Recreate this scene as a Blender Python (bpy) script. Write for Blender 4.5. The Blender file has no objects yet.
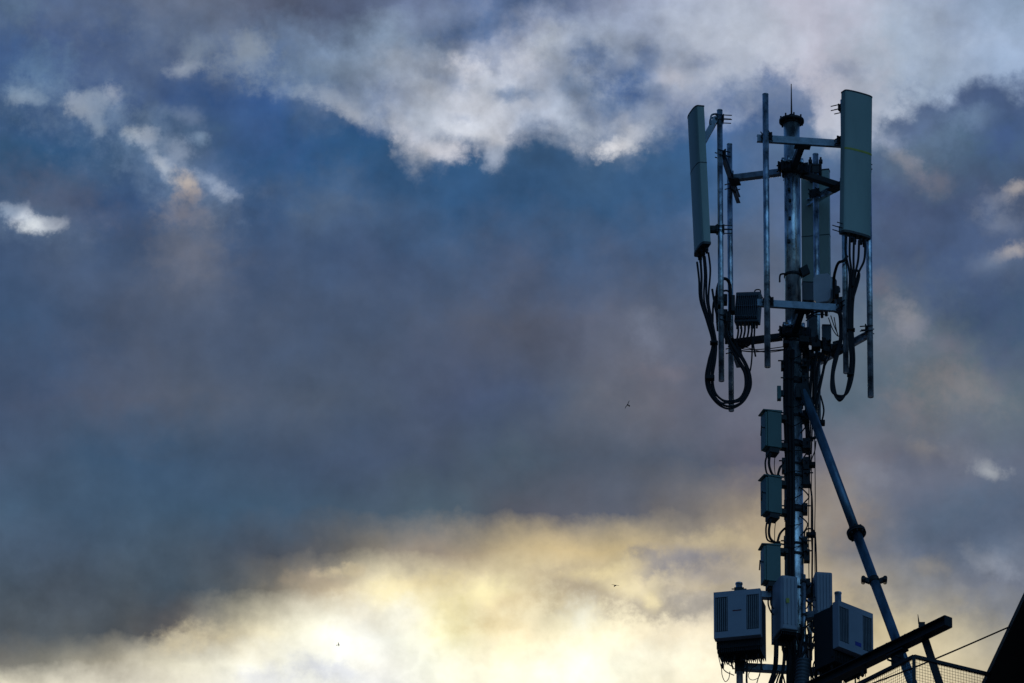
import bpy, math, random
from mathutils import Vector, Matrix
R = math.radians
random.seed(7)
sc = bpy.context.scene
col = sc.collection

# ------------------------------------------------------------------ camera
FPX = 16000.0                     # focal length in pixels of a 1024 px wide frame (long telephoto)
PITCH = R(26.5)
cam_d = bpy.data.cameras.new('camera')
cam = bpy.data.objects.new('camera', cam_d); col.objects.link(cam)
cam.location = (0, 0, 1.6)
cam.rotation_euler = (R(90) + PITCH, 0, 0)
cam_d.sensor_width = 36.0
cam_d.lens = 36.0 * FPX / 1024.0
cam_d.clip_start = 0.5
cam_d.clip_end = 20000
sc.camera = cam

SUN_AZ = R(-2.5)                  # east of +Y is positive
SUN_EL = R(12)
sun_d = bpy.data.lights.new('sun', 'SUN')
sun = bpy.data.objects.new('sun', sun_d); col.objects.link(sun)
sun_d.energy = 0.5
sun_d.angle = R(20)
sun_d.color = (1.0, 0.80, 0.55)
sd = Vector((math.sin(SUN_AZ) * math.cos(SUN_EL), math.cos(SUN_AZ) * math.cos(SUN_EL), math.sin(SUN_EL)))
sun.rotation_euler = sd.to_track_quat('Z', 'Y').to_euler()
sun.location = (0, 0, 300)

vs = sc.view_settings
sc.display_settings.display_device = 'sRGB'
vs.view_transform = 'Standard'; vs.look = 'None'; vs.exposure = 0; vs.gamma = 1
vs.use_curve_mapping = False

# ------------------------------------------------------------------ world sky
def lin(c):
    out = []
    for v in c:
        v = v / 255.0
        out.append(v / 12.92 if v <= 0.04045 else ((v + 0.055) / 1.055) ** 2.4)
    return out + [1.0]

world = bpy.data.worlds.new('World'); sc.world = world
world.use_nodes = True
NT = world.node_tree; NT.nodes.clear()
def N(t, **kw):
    n = NT.nodes.new(t)
    for k, v in kw.items(): setattr(n, k, v)
    return n
def L(a, b): NT.links.new(a, b)
def setin(s, v):
    if hasattr(v, 'is_output') or isinstance(v, bpy.types.NodeSocket): L(v, s)
    else: s.default_value = v
def M(op, a, b=None, c=None, clamp=False):
    n = N('ShaderNodeMath', operation=op, use_clamp=clamp)
    setin(n.inputs[0], a)
    if b is not None: setin(n.inputs[1], b)
    if c is not None: setin(n.inputs[2], c)
    return n.outputs[0]
def MIX(f, a, b):
    n = N('ShaderNodeMix', data_type='RGBA')
    setin(n.inputs[0], f)
    setin(n.inputs[6], a); setin(n.inputs[7], b)
    return n.outputs[2]
def SS(x, lo, hi, a=0.0, b=1.0):
    n = N('ShaderNodeMapRange', interpolation_type='SMOOTHSTEP')
    setin(n.inputs[0], x); n.inputs[1].default_value = lo; n.inputs[2].default_value = hi
    n.inputs[3].default_value = a; n.inputs[4].default_value = b
    return n.outputs[0]
def LN(x, lo, hi, a=0.0, b=1.0):
    n = N('ShaderNodeMapRange', interpolation_type='LINEAR')
    setin(n.inputs[0], x); n.inputs[1].default_value = lo; n.inputs[2].default_value = hi
    n.inputs[3].default_value = a; n.inputs[4].default_value = b
    return n.outputs[0]
def NOISE(vec, scale, detail=4, rough=0.55, lac=2.0):
    n = N('ShaderNodeTexNoise', noise_dimensions='3D')
    L(vec, n.inputs['Vector']); n.inputs['Scale'].default_value = scale
    n.inputs['Detail'].default_value = detail; n.inputs['Roughness'].default_value = rough
    n.inputs['Lacunarity'].default_value = lac
    return n.outputs[0]
def COMB(x, y, z=0.0):
    n = N('ShaderNodeCombineXYZ'); setin(n.inputs[0], x); setin(n.inputs[1], y); setin(n.inputs[2], z)
    return n.outputs[0]

tc = N('ShaderNodeTexCoord')
sep = N('ShaderNodeSeparateXYZ'); L(tc.outputs['Generated'], sep.inputs[0])
AZ = M('ARCTAN2', sep.outputs[0], sep.outputs[1])
EL = M('ARCSINE', sep.outputs[2])
KA = FPX * math.cos(PITCH)
# sky coordinates: hundreds of "sky units", x = azimuth, y = elevation (downwards), about 1/16000 rad each
SX = M('MULTIPLY_ADD', AZ, KA / 100, 5.12)
SY = M('MULTIPLY_ADD', EL, -FPX / 100, 3.415 + PITCH * FPX / 100)
S = COMB(SX, SY, 0.0)
def off(dx, dy, dz):
    n = N('ShaderNodeVectorMath', operation='ADD'); L(S, n.inputs[0]); n.inputs[1].default_value = (dx, dy, dz)
    return n.outputs[0]
# turbulent displacement of the cloud layout
w1 = M('SUBTRACT', NOISE(off(3.1, 7.7, 1.3), 1.9, 6, 0.60), 0.5)
w2 = M('SUBTRACT', NOISE(off(13.1, 2.7, 9.3), 1.9, 6, 0.60), 0.5)
low = LN(SY, 3.0, 5.4, 1.0, 0.38)          # calmer towards the horizon
amp = M('MULTIPLY', low, 1.05)
WX = M('MULTIPLY_ADD', w1, M('MULTIPLY', amp, 1.25), SX)
WY = M('MULTIPLY_ADD', w2, amp, SY)
FX = M('DIVIDE', WX, 10.24)

def row_ramp(cols, xs=None):
    n = N('ShaderNodeValToRGB'); r = n.color_ramp
    r.interpolation = 'CARDINAL'
    k = len(cols)
    if xs is None: xs = [i / (k - 1) for i in range(k)]
    r.elements[0].position = xs[0]; r.elements[1].position = xs[-1]
    for x in xs[1:-1]: r.elements.new(x)
    for e, x, c in zip(r.elements, xs, cols):
        e.position = x; e.color = lin(c)
    L(FX, n.inputs[0])
    return n.outputs[0]
def layer(rows):
    ys = sorted(rows)
    out = row_ramp(rows[ys[0]])
    for a, b in zip(ys, ys[1:]):
        out = MIX(SS(WY, a / 100, b / 100) if b - a < 30 else LN(WY, a / 100, b / 100), out, row_ramp(rows[b]))
    return out

# dark rain-cloud layer (fills the middle) down to the glowing gap at the bottom
DARK = {
 0:   [(85,105,135),(86,103,135),(88,102,128),(95,108,132),(85,98,125),(76,88,114),(80,95,125),(85,103,138),(80,102,140),(95,112,145),(95,115,150),(110,125,158),(120,135,165),(125,140,168),(110,128,158),(90,110,145),(80,100,138)],
 50:  [(65,92,135),(70,92,132),(76,96,130),(85,104,138),(80,105,145),(70,98,142),(66,94,140),(60,90,138),(60,90,135),(62,90,135),(66,92,138),(75,100,145),(85,108,148),(95,115,150),(98,116,148),(88,106,140),(80,98,134)],
 100: [(66,92,130),(64,88,130),(68,92,135),(50,80,126),(55,86,134),(50,84,132),(46,82,132),(48,82,130),(50,82,128),(55,85,128),(60,88,130),(62,92,142),(82,106,148),(100,118,152),(88,106,140),(76,95,130),(76,95,132)],
 150: [(53,85,119),(51,83,119),(71,95,125),(71,97,129),(55,89,129),(49,86,127),(47,84,124),(49,85,125),(55,87,123),(57,87,121),(59,91,127),(61,95,137),(85,109,145),(88,113,143),(88,107,131),(76,100,125),(72,95,125)],
 200: [(66,87,118),(76,93,118),(58,83,120),(82,99,126),(58,85,122),(76,95,122),(64,89,122),(54,87,125),(52,85,123),(54,86,123),(56,89,127),(60,91,129),(80,103,138),(77,100,140),(71,88,121),(73,90,122),(73,88,116)],
 260: [(65,85,116),(71,89,118),(69,87,116),(85,96,117),(70,87,116),(65,85,116),(69,87,117),(69,89,119),(71,89,119),(71,90,120),(73,91,120),(81,98,126),(89,104,129),(81,101,131),(76,91,119),(71,90,124),(83,98,126)],
 330: [(60,82,112),(65,84,113),(75,88,111),(76,89,112),(75,89,113),(71,87,113),(73,88,113),(79,89,110),(83,91,110),(86,94,114),(95,102,120),(91,100,120),(99,107,126),(94,109,126),(98,109,122),(82,99,118),(64,88,114)],
 400: [(70,85,111),(76,87,109),(81,89,107),(81,90,107),(77,89,109),(76,88,107),(74,87,109),(72,85,111),(73,86,111),(85,94,111),(99,103,117),(95,100,117),(101,106,121),(91,106,122),(93,107,120),(105,114,121),(95,108,120)],
 460: [(69,86,111),(65,86,111),(62,86,113),(63,86,113),(66,85,110),(67,84,109),(69,84,108),(71,85,106),(75,90,107),(81,92,109),(84,94,111),(85,93,110),(98,96,110),(112,112,123),(104,108,123),(104,110,127),(96,104,122)],
 510: [(67,89,112),(66,88,112),(65,88,112),(64,87,110),(64,87,110),(69,89,110),(73,90,107),(78,94,108),(84,89,101),(90,94,106),(95,98,108),(128,122,118),(154,142,127),(140,134,130),(108,114,130),(92,104,124),(88,100,120)],
 550: [(70,87,107),(69,86,106),(69,86,104),(71,86,102),(74,84,98),(92,94,98),(130,124,115),(158,145,128),(192,175,140),(204,184,142),(198,180,142),(166,154,135),(188,172,145),(138,134,132),(112,118,132),(92,106,128),(105,115,132)],
 590: [(74,88,102),(73,85,99),(74,86,98),(72,84,96),(106,106,103),(180,168,144),(234,222,186),(242,228,186),(234,221,182),(214,202,172),(214,202,170),(174,166,158),(180,170,150),(180,166,142),(142,140,136),(118,122,132),(105,112,128)],
 635: [(78,86,94),(80,87,93),(82,86,90),(128,122,112),(232,223,193),(255,253,233),(255,255,243),(255,249,207),(250,236,197),(255,247,212),(253,241,209),(244,231,201),(230,215,178),(214,198,160),(202,188,154),(182,173,150),(150,148,142)],
 665: [(116,114,108),(130,128,118),(176,170,152),(233,228,206),(249,247,232),(251,251,240),(251,250,240),(255,255,234),(255,248,220),(255,255,233),(255,250,223),(253,244,216),(244,232,200),(226,210,176),(212,198,164),(198,186,156),(170,163,148)],
 700: [(238,230,205),(240,233,212),(242,236,218),(246,242,228),(226,228,230),(236,237,233),(230,232,232),(252,250,232),(252,246,224),(254,250,230),(253,246,222),(250,242,218),(248,238,212),(225,212,180),(215,200,168),(205,192,160),(185,175,155)],
}
# bright ragged upper cloud
BRIGHT = {
 0:   [(85,105,135),(86,104,132),(88,102,128),(104,114,136),(98,104,122),(80,90,114),(86,98,124),(100,114,144),(84,104,140),(112,125,154),(142,152,176),(165,174,193),(172,180,198),(176,178,194),(165,176,195),(146,162,188),(135,155,180)],
 45:  [(66,94,134),(72,94,132),(80,100,134),(108,124,148),(126,140,158),(112,130,154),(122,138,160),(116,132,158),(146,156,178),(152,164,184),(150,162,184),(176,184,200),(180,187,202),(182,184,200),(170,182,200),(158,174,198),(150,168,194)],
 95:  [(80,104,138),(76,98,134),(74,96,134),(84,106,142),(108,128,158),(132,148,170),(146,158,178),(170,178,192),(170,177,191),(140,154,178),(120,138,168),(166,174,192),(162,172,192),(182,184,199),(164,178,198),(150,168,194),(140,160,188)],
 140: [(60,88,125),(66,92,130),(80,104,138),(84,108,142),(110,132,160),(140,154,176),(160,170,187),(200,204,213),(186,191,203),(166,174,190),(172,178,192),(160,170,190),(152,164,188),(182,186,200),(170,180,198),(150,168,192),(140,160,188)],
}
dark = layer(DARK)
bright = layer(BRIGHT)

# lower outline of the bright cloud bank (x, y)
EDGE = [(0,58),(120,40),(175,52),(190,72),(225,82),(262,86),(300,108),(345,122),(390,136),(412,156),(448,158),(478,150),(500,160),(515,148),(542,136),(566,146),(600,156),(635,152),(655,132),(700,128),(735,108),(762,92),(795,88),(812,120),(840,158),(880,150),(905,118),(940,102),(985,96),(1024,100)]
fc = N('ShaderNodeFloatCurve'); cm = fc.mapping
cm.use_clip = False
pts = cm.curves[0].points
pts[0].location = (0, EDGE[0][1] / 683); pts[1].location = (1, EDGE[-1][1] / 683)
for x, y in EDGE[1:-1]: pts.new(x / 1024, y / 683)
cm.update()
e1 = M('SUBTRACT', NOISE(off(41.0, 5.5, 3.0), 2.4, 5.5, 0.60), 0.5)
FX2 = M('ADD', M('DIVIDE', SX, 10.24), M('MULTIPLY', w1, 0.09), clamp=True)
L(FX2, fc.inputs['Value'])
edge_y = M('MULTIPLY', fc.outputs[0], 6.83)
dist = M('ADD', M('SUBTRACT', edge_y, SY), M('MULTIPLY', e1, 0.80))     # >0 inside the bright bank
sw = NOISE(off(9.0, 31.0, 4.0), 0.7, 2, 0.5)
soft = SS(M('DIVIDE', dist, M('ADD', LN(sw, 0.38, 0.62, 0.20, 0.60), SS(SX, 3.8, 2.2, 0.0, 0.5))), -0.4, 1.0)
left_f = SS(SX, 2.0, 3.9)
bank = M('MULTIPLY', soft, M('MULTIPLY_ADD', left_f, 0.65, 0.35))
cloud = MIX(bank, dark, bright)

# fleecy internal structure: lighter and darker curls, stronger in the bright bank
f1 = NOISE(off(5.0, 9.0, 20.0), 1.5, 6, 0.52)
f2 = NOISE(off(25.0, 19.0, 2.0), 5.2, 4.5, 0.60)
fr = M('ADD', M('MULTIPLY', f1, 0.78), M('MULTIPLY', f2, 0.22))
curl_hi = SS(fr, 0.42, 0.62)

# separate torn patches of lighter cloud:  x, y, rx, ry, angle, colour, strength
PATCH = [
 # ragged left-hand cloud
 (92,112,46,30,10,(98,122,152),.55),(160,160,52,24,45,(104,126,154),.6),(200,180,40,20,20,(96,116,148),.5),(30,100,34,18,0,(92,116,146),.5),(30,226,44,16,0,(98,118,146),.5),(120,60,60,26,-10,(80,98,130),.45),(60,20,50,14,0,(96,112,138),.4),
 (230,120,50,18,20,(66,92,134),.5),(250,150,60,20,0,(58,86,130),.4),
 (40,70,22,18,0,(90,118,150),.7),(12,15,16,10,0,(92,116,144),.6),(22,102,13,6,0,(150,166,184),.8),(30,96,20,10,0,(110,134,162),.5),
 (80,110,13,9,10,(180,186,194),.7),(95,99,11,9,-20,(158,168,182),.6),(108,97,8,8,0,(160,168,182),.7),(72,104,10,8,0,(148,160,178),.6),
 (94,127,8,7,60,(146,160,178),.8),(100,112,24,16,20,(112,132,160),.5),(134,138,10,6,20,(176,184,194),.65),(146,142,8,6,0,(160,170,186),.8),
 (152,157,12,6,48,(156,168,186),.6),(163,171,11,6,50,(178,184,194),.7),(168,148,16,7,20,(122,140,166),.6),(176,160,12,9,40,(142,156,178),.7),
 (184,183,8,8,60,(194,180,168),.7),(186,196,6,9,80,(160,148,144),.55),(206,180,13,5,25,(150,164,186),.55),(220,192,12,4,12,(156,168,188),.6),
 (194,144,7,4,0,(128,150,176),.7),(182,122,16,8,20,(112,130,158),.5),(182,214,10,18,95,(122,120,130),.6),(186,252,22,26,90,(98,104,120),.6),
 (20,220,13,7,30,(196,204,216),.9),(34,229,16,6,0,(214,220,226),.95),(54,227,9,5,0,(170,178,192),.8),(8,212,10,6,0,(120,140,166),.6),
 (70,205,50,18,20,(82,92,118),.6),(185,70,13,6,-10,(152,164,182),.8),(196,54,12,13,60,(126,142,162),.6),(236,64,20,8,-20,(140,154,172),.6),
 (248,48,18,13,0,(150,160,172),.7),(258,68,16,9,0,(140,154,174),.5),(205,48,60,22,10,(112,126,146),.35),(180,95,30,12,0,(62,86,126),.5),
 # upper bank
 (300,92,34,9,12,(132,148,170),.6),(334,102,26,9,18,(156,168,186),.7),(310,72,30,14,0,(112,132,156),.5),(352,116,20,6,20,(168,176,190),.7),
 (362,92,22,12,0,(112,130,158),.6),(396,98,22,12,0,(110,126,156),.55),(345,62,26,12,10,(126,142,164),.5),(395,62,16,10,20,(156,166,182),.6),
 (422,112,20,13,20,(166,174,188),.6),(438,148,24,7,8,(212,212,220),.85),(415,134,18,7,30,(186,190,202),.7),(470,66,15,10,10,(204,206,216),.8),
 (445,80,18,6,15,(118,134,162),.6),(488,80,18,12,0,(184,190,202),.6),(462,102,22,13,20,(192,196,207),.65),(478,128,20,10,0,(184,190,202),.6),
 (475,28,34,11,-8,(76,102,142),.75),(430,22,24,8,-10,(112,126,152),.5),(496,158,7,9,60,(158,170,190),.8),(505,96,13,6,0,(104,126,158),.65),
 (460,118,10,4,10,(138,150,174),.4),(545,48,22,12,-30,(174,182,194),.75),(522,62,16,12,0,(188,192,204),.6),(524,94,14,6,0,(112,130,158),.7),
 (560,112,15,14,30,(166,176,192),.6),(530,122,10,14,100,(150,162,182),.5),(578,130,12,8,20,(170,178,192),.7),(612,149,20,6,-4,(216,215,218),.9),(630,138,14,7,-30,(184,188,198),.7),
 (590,54,20,10,20,(92,114,150),.7),(648,54,10,9,60,(68,98,144),.75),(606,72,24,12,25,(92,114,152),.65),(627,92,20,11,10,(62,92,140),.8),
 (640,74,16,9,0,(80,106,148),.7),(578,88,14,9,0,(100,124,158),.6),(605,110,24,10,0,(90,114,150),.6),(624,64,10,5,-20,(150,162,184),.5),(676,76,13,8,0,(186,188,200),.7),
 (702,64,16,5,0,(128,142,170),.7),(655,118,14,14,110,(158,170,190),.6),(665,52,16,14,0,(150,162,184),.4),
 (752,96,36,13,0,(112,130,160),.6),(800,98,20,17,30,(108,124,154),.6),(850,74,15,8,0,(136,148,174),.6),(725,118,20,9,0,(150,164,188),.5),
 # cumulus to the right
 (985,103,26,7,-4,(72,92,128),.7),(975,122,20,10,0,(108,130,158),.6),(945,142,20,14,0,(96,120,152),.5),(1008,140,20,18,0,(66,88,132),.6),(925,128,20,8,-20,(84,104,138),.6),
 (903,158,14,6,25,(140,142,152),.5),(915,172,12,7,60,(124,126,142),.4),(940,182,14,10,20,(124,122,134),.4),(892,140,12,10,0,(134,146,170),.5),(1016,192,12,6,-25,(188,180,176),.75),(1000,203,18,9,-25,(118,128,150),.6),
 (1012,257,14,6,-10,(176,168,164),.75),(992,266,18,9,-10,(116,130,152),.6),(905,322,16,13,60,(146,144,150),.75),(896,335,22,18,0,(112,118,134),.4),
 (880,288,14,12,0,(110,106,118),.5),(985,310,38,34,0,(62,80,114),.6),(955,240,30,20,0,(74,92,124),.4),(1000,225,20,10,0,(112,122,142),.5),(958,392,34,18,10,(132,126,128),.6),(925,452,13,8,0,(142,138,136),.55),(905,410,24,12,30,(122,118,124),.5),(1005,360,20,24,0,(84,96,122),.5),(945,350,18,10,20,(118,118,130),.5),
 (880,445,22,8,0,(108,114,128),.5),(988,471,13,6,10,(178,180,182),.75),(975,462,22,10,20,(124,128,140),.5),(872,478,18,10,0,(128,132,146),.5),
 (915,462,20,9,0,(92,102,122),.5),(925,569,14,9,0,(150,143,132),.45),(990,566,24,11,25,(142,148,160),.6),(940,520,50,16,-20,(86,104,126),.5),
 (1000,525,30,22,0,(82,98,122),.4),(850,525,14,16,50,(154,138,122),.5),(900,600,40,14,0,(128,128,132),.4),(1000,610,30,12,10,(112,122,140),.4),
 (650,336,13,14,60,(110,118,138),.6),(668,372,22,7,0,(112,110,122),.5),(640,322,8,10,90,(108,116,134),.4),
 # glow
 (682,562,38,10,-6,(134,132,138),.95),(660,556,22,7,0,(150,144,140),.6),(700,590,26,6,0,(216,198,158),.6),(715,540,30,8,0,(210,192,152),.5),
 (570,590,34,15,10,(178,164,140),.85),(585,570,18,6,0,(196,180,146),.5),(655,603,40,11,-5,(168,158,142),.9),(690,606,34,13,0,(160,154,146),.8),(560,605,20,8,20,(206,188,152),.5),
 (578,617,14,13,50,(255,252,230),.75),(602,572,28,5,-8,(244,226,176),.7),(620,586,16,8,20,(238,222,176),.6),(648,598,8,9,60,(242,226,178),.6),(505,600,26,12,-20,(226,206,162),.6),
 (332,570,12,4,-10,(216,200,164),.6),(352,572,10,4,20,(214,198,160),.5),(325,582,30,10,0,(166,150,128),.5),(395,594,20,11,0,(250,238,190),.6),(402,612,12,14,80,(255,253,238),.6),
 (482,590,22,9,-10,(250,238,186),.7),(450,610,22,16,70,(240,226,170),.5),(500,622,20,8,0,(232,212,164),.5),(430,580,30,7,-5,(226,208,160),.5),
 (322,668,22,8,5,(218,221,228),.8),(345,676,18,8,0,(222,224,228),.7),(270,676,24,9,0,(222,223,226),.7),(360,664,10,5,0,(240,238,226),.5),
 (190,640,30,10,-15,(226,212,176),.5),(640,655,60,14,0,(255,251,230),.5),(765,530,20,18,0,(192,174,144),.5),(770,560,20,14,0,(186,172,144),.4),
]
PXY = COMB(M('MULTIPLY_ADD', w1, 0.30, SX), M('MULTIPLY_ADD', w2, 0.30, SY), 0.0)
n1 = M('SUBTRACT', NOISE(off(71.0, 3.0, 8.0), 5.0, 5, 0.66), 0.5)
n2 = M('SUBTRACT', NOISE(off(11.0, 33.0, 28.0), 12.0, 3.5, 0.62), 0.5)
tear = M('ADD', M('MULTIPLY', n1, 3.0), M('MULTIPLY', n2, 1.0))
for i_, (x, y, rx, ry, a, c, s) in enumerate(PATCH):
    if i_ % 12 == 11:              # keeps the node program short-lived: each dozen waits for the one before
        kv = N('ShaderNodeVectorMath', operation='SCALE'); L(cloud, kv.inputs[0]); kv.inputs['Scale'].default_value = 1e-7
        av = N('ShaderNodeVectorMath', operation='ADD'); L(PXY, av.inputs[0]); L(kv.outputs[0], av.inputs[1]); PXY = av.outputs[0]
    mpn = N('ShaderNodeMapping', vector_type='TEXTURE'); L(PXY, mpn.inputs[0])
    mpn.inputs['Location'].default_value = (x / 100, y / 100, 0)
    mpn.inputs['Rotation'].default_value = (0, 0, R(a if a <= 45 else a))
    mpn.inputs['Scale'].default_value = (rx / 100, ry / 100, 1)
    ln = N('ShaderNodeVectorMath', operation='LENGTH'); L(mpn.outputs[0], ln.inputs[0])
    cloud = MIX(SS(M('ADD', ln.outputs['Value'], tear), 2.15, -0.25, 0.0, min(1.0, s * 1.08)), cloud, lin(c))

# shading by the curls
glow = SS(WY, 5.0, 5.8, 0.0, 0.35)
top = SS(SY, 2.0, 3.4, 0.3, 0.0)
ga = M('ADD', M('MULTIPLY_ADD', M('MULTIPLY', bank, SS(SX, 6.2, 7.4, 1.0, 0.0)), 0.7, 0.60), M('ADD', glow, top))
rn = N('ShaderNodeTexNoise', noise_dimensions='3D', noise_type='RIDGED_MULTIFRACTAL')
L(COMB(M('MULTIPLY_ADD', w1, 0.9, SX), M('MULTIPLY_ADD', w2, 0.9, SY), 4.0), rn.inputs['Vector'])
rn.inputs['Scale'].default_value = 1.1; rn.inputs['Detail'].default_value = 5; rn.inputs['Roughness'].default_value = 0.5
rn.inputs['Offset'].default_value = 0.9; rn.inputs['Gain'].default_value = 1.5
wisp = SS(rn.outputs[0], 0.2, 1.6, -0.02, 0.06)
hue = M('MULTIPLY', M('SUBTRACT', NOISE(off(55.0, 1.0, 6.0), 0.95, 4, 0.55), 0.5), M('MULTIPLY', LN(WY, 4.6, 5.5, 0.9, 0.1), LN(bank, 0.0, 1.0, 1.0, 0.25)))
hue_v = COMB(M('MULTIPLY_ADD', hue, 0.30, 1.0), M('MULTIPLY_ADD', hue, 0.05, 1.0), M('MULTIPLY_ADD', hue, -0.14, 1.0))
hm = N('ShaderNodeVectorMath', operation='MULTIPLY'); L(cloud, hm.inputs[0]); L(hue_v, hm.inputs[1]); cloud = hm.outputs[0]
g = M('MULTIPLY_ADD', M('ADD', M('SUBTRACT', fr, 0.5), wisp), M('MULTIPLY', ga, 1.25), 1.0)
mul = N('ShaderNodeVectorMath', operation='SCALE'); L(cloud, mul.inputs[0]); L(g, mul.inputs['Scale'])
front = mul.outputs[0]

# the rest of the sky: clear-sky light filtered by the same broken cloud
sky = N('ShaderNodeTexSky', sky_type='NISHITA'); sky.sun_disc = False
sky.sun_elevation = SUN_EL; sky.sun_rotation = SUN_AZ
sky.altitude = 0; sky.air_density = 1.2; sky.dust_density = 1.0; sky.ozone_density = 3.0
big = NOISE(tc.outputs['Generated'], 3.2, 4, 0.6)
cl = SS(big, 0.40, 0.64)
tint = N('ShaderNodeVectorMath', operation='MULTIPLY'); L(sky.outputs[0], tint.inputs[0]); tint.inputs[1].default_value = (0.016, 0.028, 0.05)
rest_c = MIX(cl, (0.002, 0.010, 0.024, 1), (0.013, 0.028, 0.050, 1))
addv = N('ShaderNodeVectorMath', operation='ADD'); L(tint.outputs[0], addv.inputs[0])
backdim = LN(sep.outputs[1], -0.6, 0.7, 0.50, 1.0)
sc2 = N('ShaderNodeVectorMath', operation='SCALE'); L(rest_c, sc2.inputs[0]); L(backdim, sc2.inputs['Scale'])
# bright patch added to the unseen sky, behind right, to put highlights on steel
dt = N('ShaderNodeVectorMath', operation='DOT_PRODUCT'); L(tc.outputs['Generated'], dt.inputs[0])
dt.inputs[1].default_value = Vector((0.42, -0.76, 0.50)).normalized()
added_glow = SS(M('ADD', dt.outputs['Value'], M('MULTIPLY', M('SUBTRACT', big, 0.5), 0.25)), 0.78, 0.98)
with_glow = MIX(added_glow, sc2.outputs[0], (0.15, 0.34, 0.56, 1))
L(with_glow, addv.inputs[1])
ex = M('MAXIMUM', M('ABSOLUTE', M('SUBTRACT', SX, 5.12)), M('MULTIPLY', M('ABSOLUTE', M('SUBTRACT', SY, 3.415)), 1.5))
outer = SS(ex, 6.2, 22.0)
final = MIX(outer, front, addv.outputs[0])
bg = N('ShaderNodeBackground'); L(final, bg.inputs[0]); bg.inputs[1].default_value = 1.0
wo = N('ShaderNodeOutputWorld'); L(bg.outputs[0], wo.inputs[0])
world.cycles.sampling_method = 'MANUAL'; world.cycles.sample_map_resolution = 1024

# ------------------------------------------------------------------ geometry helpers
YT = 193.3                                    # distance of the mast from the photographer
fw = Vector((0, math.cos(PITCH), math.sin(PITCH))); upv = Vector((0, -math.sin(PITCH), math.cos(PITCH)))
C0 = Vector((0, 0, 1.6))
def ray(px, py): return fw * FPX + Vector((1, 0, 0)) * (px - 512) + upv * (341.5 - py)
def P(px, py, dy=0.0):
    r = ray(px, py); return C0 + r * ((YT + dy) / r.y)
def PZ(px, py, z):
    r = ray(px, py); return C0 + r * ((z - C0.z) / r.z)
def V(px, py0, py1, dy):
    a = P(px, py0, dy); b = P(px, py1, dy); return a, Vector((a.x, a.y, b.z))
U = 1 / 74.0                                   # one photo pixel at the mast, in metres
Z3 = Vector((0, 0, 1))

class MB:
    def __init__(s): s.v = []; s.f = []; s.sm = []
    def quad(s, idx, smooth=False): s.f.append(idx); s.sm.append(smooth)
    def box(s, c, hx, hy, hz):
        """c centre; hx hy hz half-extent vectors"""
        b = len(s.v)
        for k in (-1, 1):
            for j in (-1, 1):
                for i in (-1, 1): s.v.append(c + hx * i + hy * j + hz * k)
        for q in ((0,2,3,1),(4,5,7,6),(0,1,5,4),(2,6,7,3),(0,4,6,2),(1,3,7,5)): s.quad([b + i for i in q])
        return s
    def abox(s, c, sx, sy, sz): return s.box(Vector(c), Vector((sx/2,0,0)), Vector((0,sy/2,0)), Vector((0,0,sz/2)))
    def bar(s, a, b, w, h, up=Z3):
        d = (b - a); l = d.length; d.normalize()
        side = d.cross(up).normalized(); u = side.cross(d).normalized()
        return s.box((a + b) / 2, d * l / 2, side * w / 2, u * h / 2)
    def tube(s, pts, r, n=12, cap=True, r1=None):
        pts = [Vector(p) for p in pts]; b = len(s.v); k = len(pts)
        t0 = (pts[1] - pts[0]).normalized()
        ref = Vector((0, 0, 1)) if abs(t0.z) < 0.9 else Vector((1, 0, 0))
        nrm = t0.cross(ref).normalized()
        for i, p in enumerate(pts):
            if i == 0: t = pts[1] - pts[0]
            elif i == k - 1: t = pts[-1] - pts[-2]
            else: t = pts[i + 1] - pts[i - 1]
            t.normalize()
            nrm = (nrm - t * nrm.dot(t))
            if nrm.length < 1e-6: nrm = t.orthogonal()
            nrm.normalize(); bn = t.cross(nrm)
            rr = r if r1 is None else r + (r1 - r) * i / (k - 1)
            if isinstance(r, (list, tuple)): rr = r[i]
            for j in range(n):
                a = 2 * math.pi * j / n
                s.v.append(p + nrm * math.cos(a) * rr + bn * math.sin(a) * rr)
        for i in range(k - 1):
            for j in range(n):
                j2 = (j + 1) % n
                s.quad([b + i*n + j, b + i*n + j2, b + (i+1)*n + j2, b + (i+1)*n + j], True)
        if cap:
            s.quad([b + j for j in range(n)][::-1]); s.quad([b + (k-1)*n + j for j in range(n)])
        return s
    def prism(s, outline, vec):
        b = len(s.v); n = len(outline)
        for p in outline: s.v.append(Vector(p))
        for p in outline: s.v.append(Vector(p) + vec)
        for j in range(n): s.quad([b + j, b + (j+1) % n, b + n + (j+1) % n, b + n + j])
        s.quad([b + j for j in range(n)][::-1]); s.quad([b + n + j for j in range(n)])
        return s
    def build(s, name, mat, parent=None, bevel=0.0, world_coords=True):
        o_ = parent
        offs = Vector((0, 0, 0))
        if parent is not None and world_coords:
            p = parent
            while p is not None: offs += Vector(p.location); p = p.parent
        if parent is None and world_coords and s.v:
            lo = Vector((sum(v.x for v in s.v) / len(s.v), sum(v.y for v in s.v) / len(s.v), min(v.z for v in s.v))); offs = lo
        me = bpy.data.meshes.new(name)
        me.from_pydata([tuple(v - offs) for v in s.v], [], s.f)
        import bmesh
        bm = bmesh.new(); bm.from_mesh(me)
        bmesh.ops.recalc_face_normals(bm, faces=bm.faces); bm.to_mesh(me); bm.free()
        me.polygons.foreach_set('use_smooth', s.sm); me.update()
        me.materials.append(mat)
        o = bpy.data.objects.new(name, me); col.objects.link(o)
        if parent is None: o.location = offs
        else: o.parent = parent
        if bevel:
            m = o.modifiers.new('bevel', 'BEVEL'); m.width = bevel; m.segments = 2; m.limit_method = 'ANGLE'; m.angle_limit = R(40)
        return o

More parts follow.
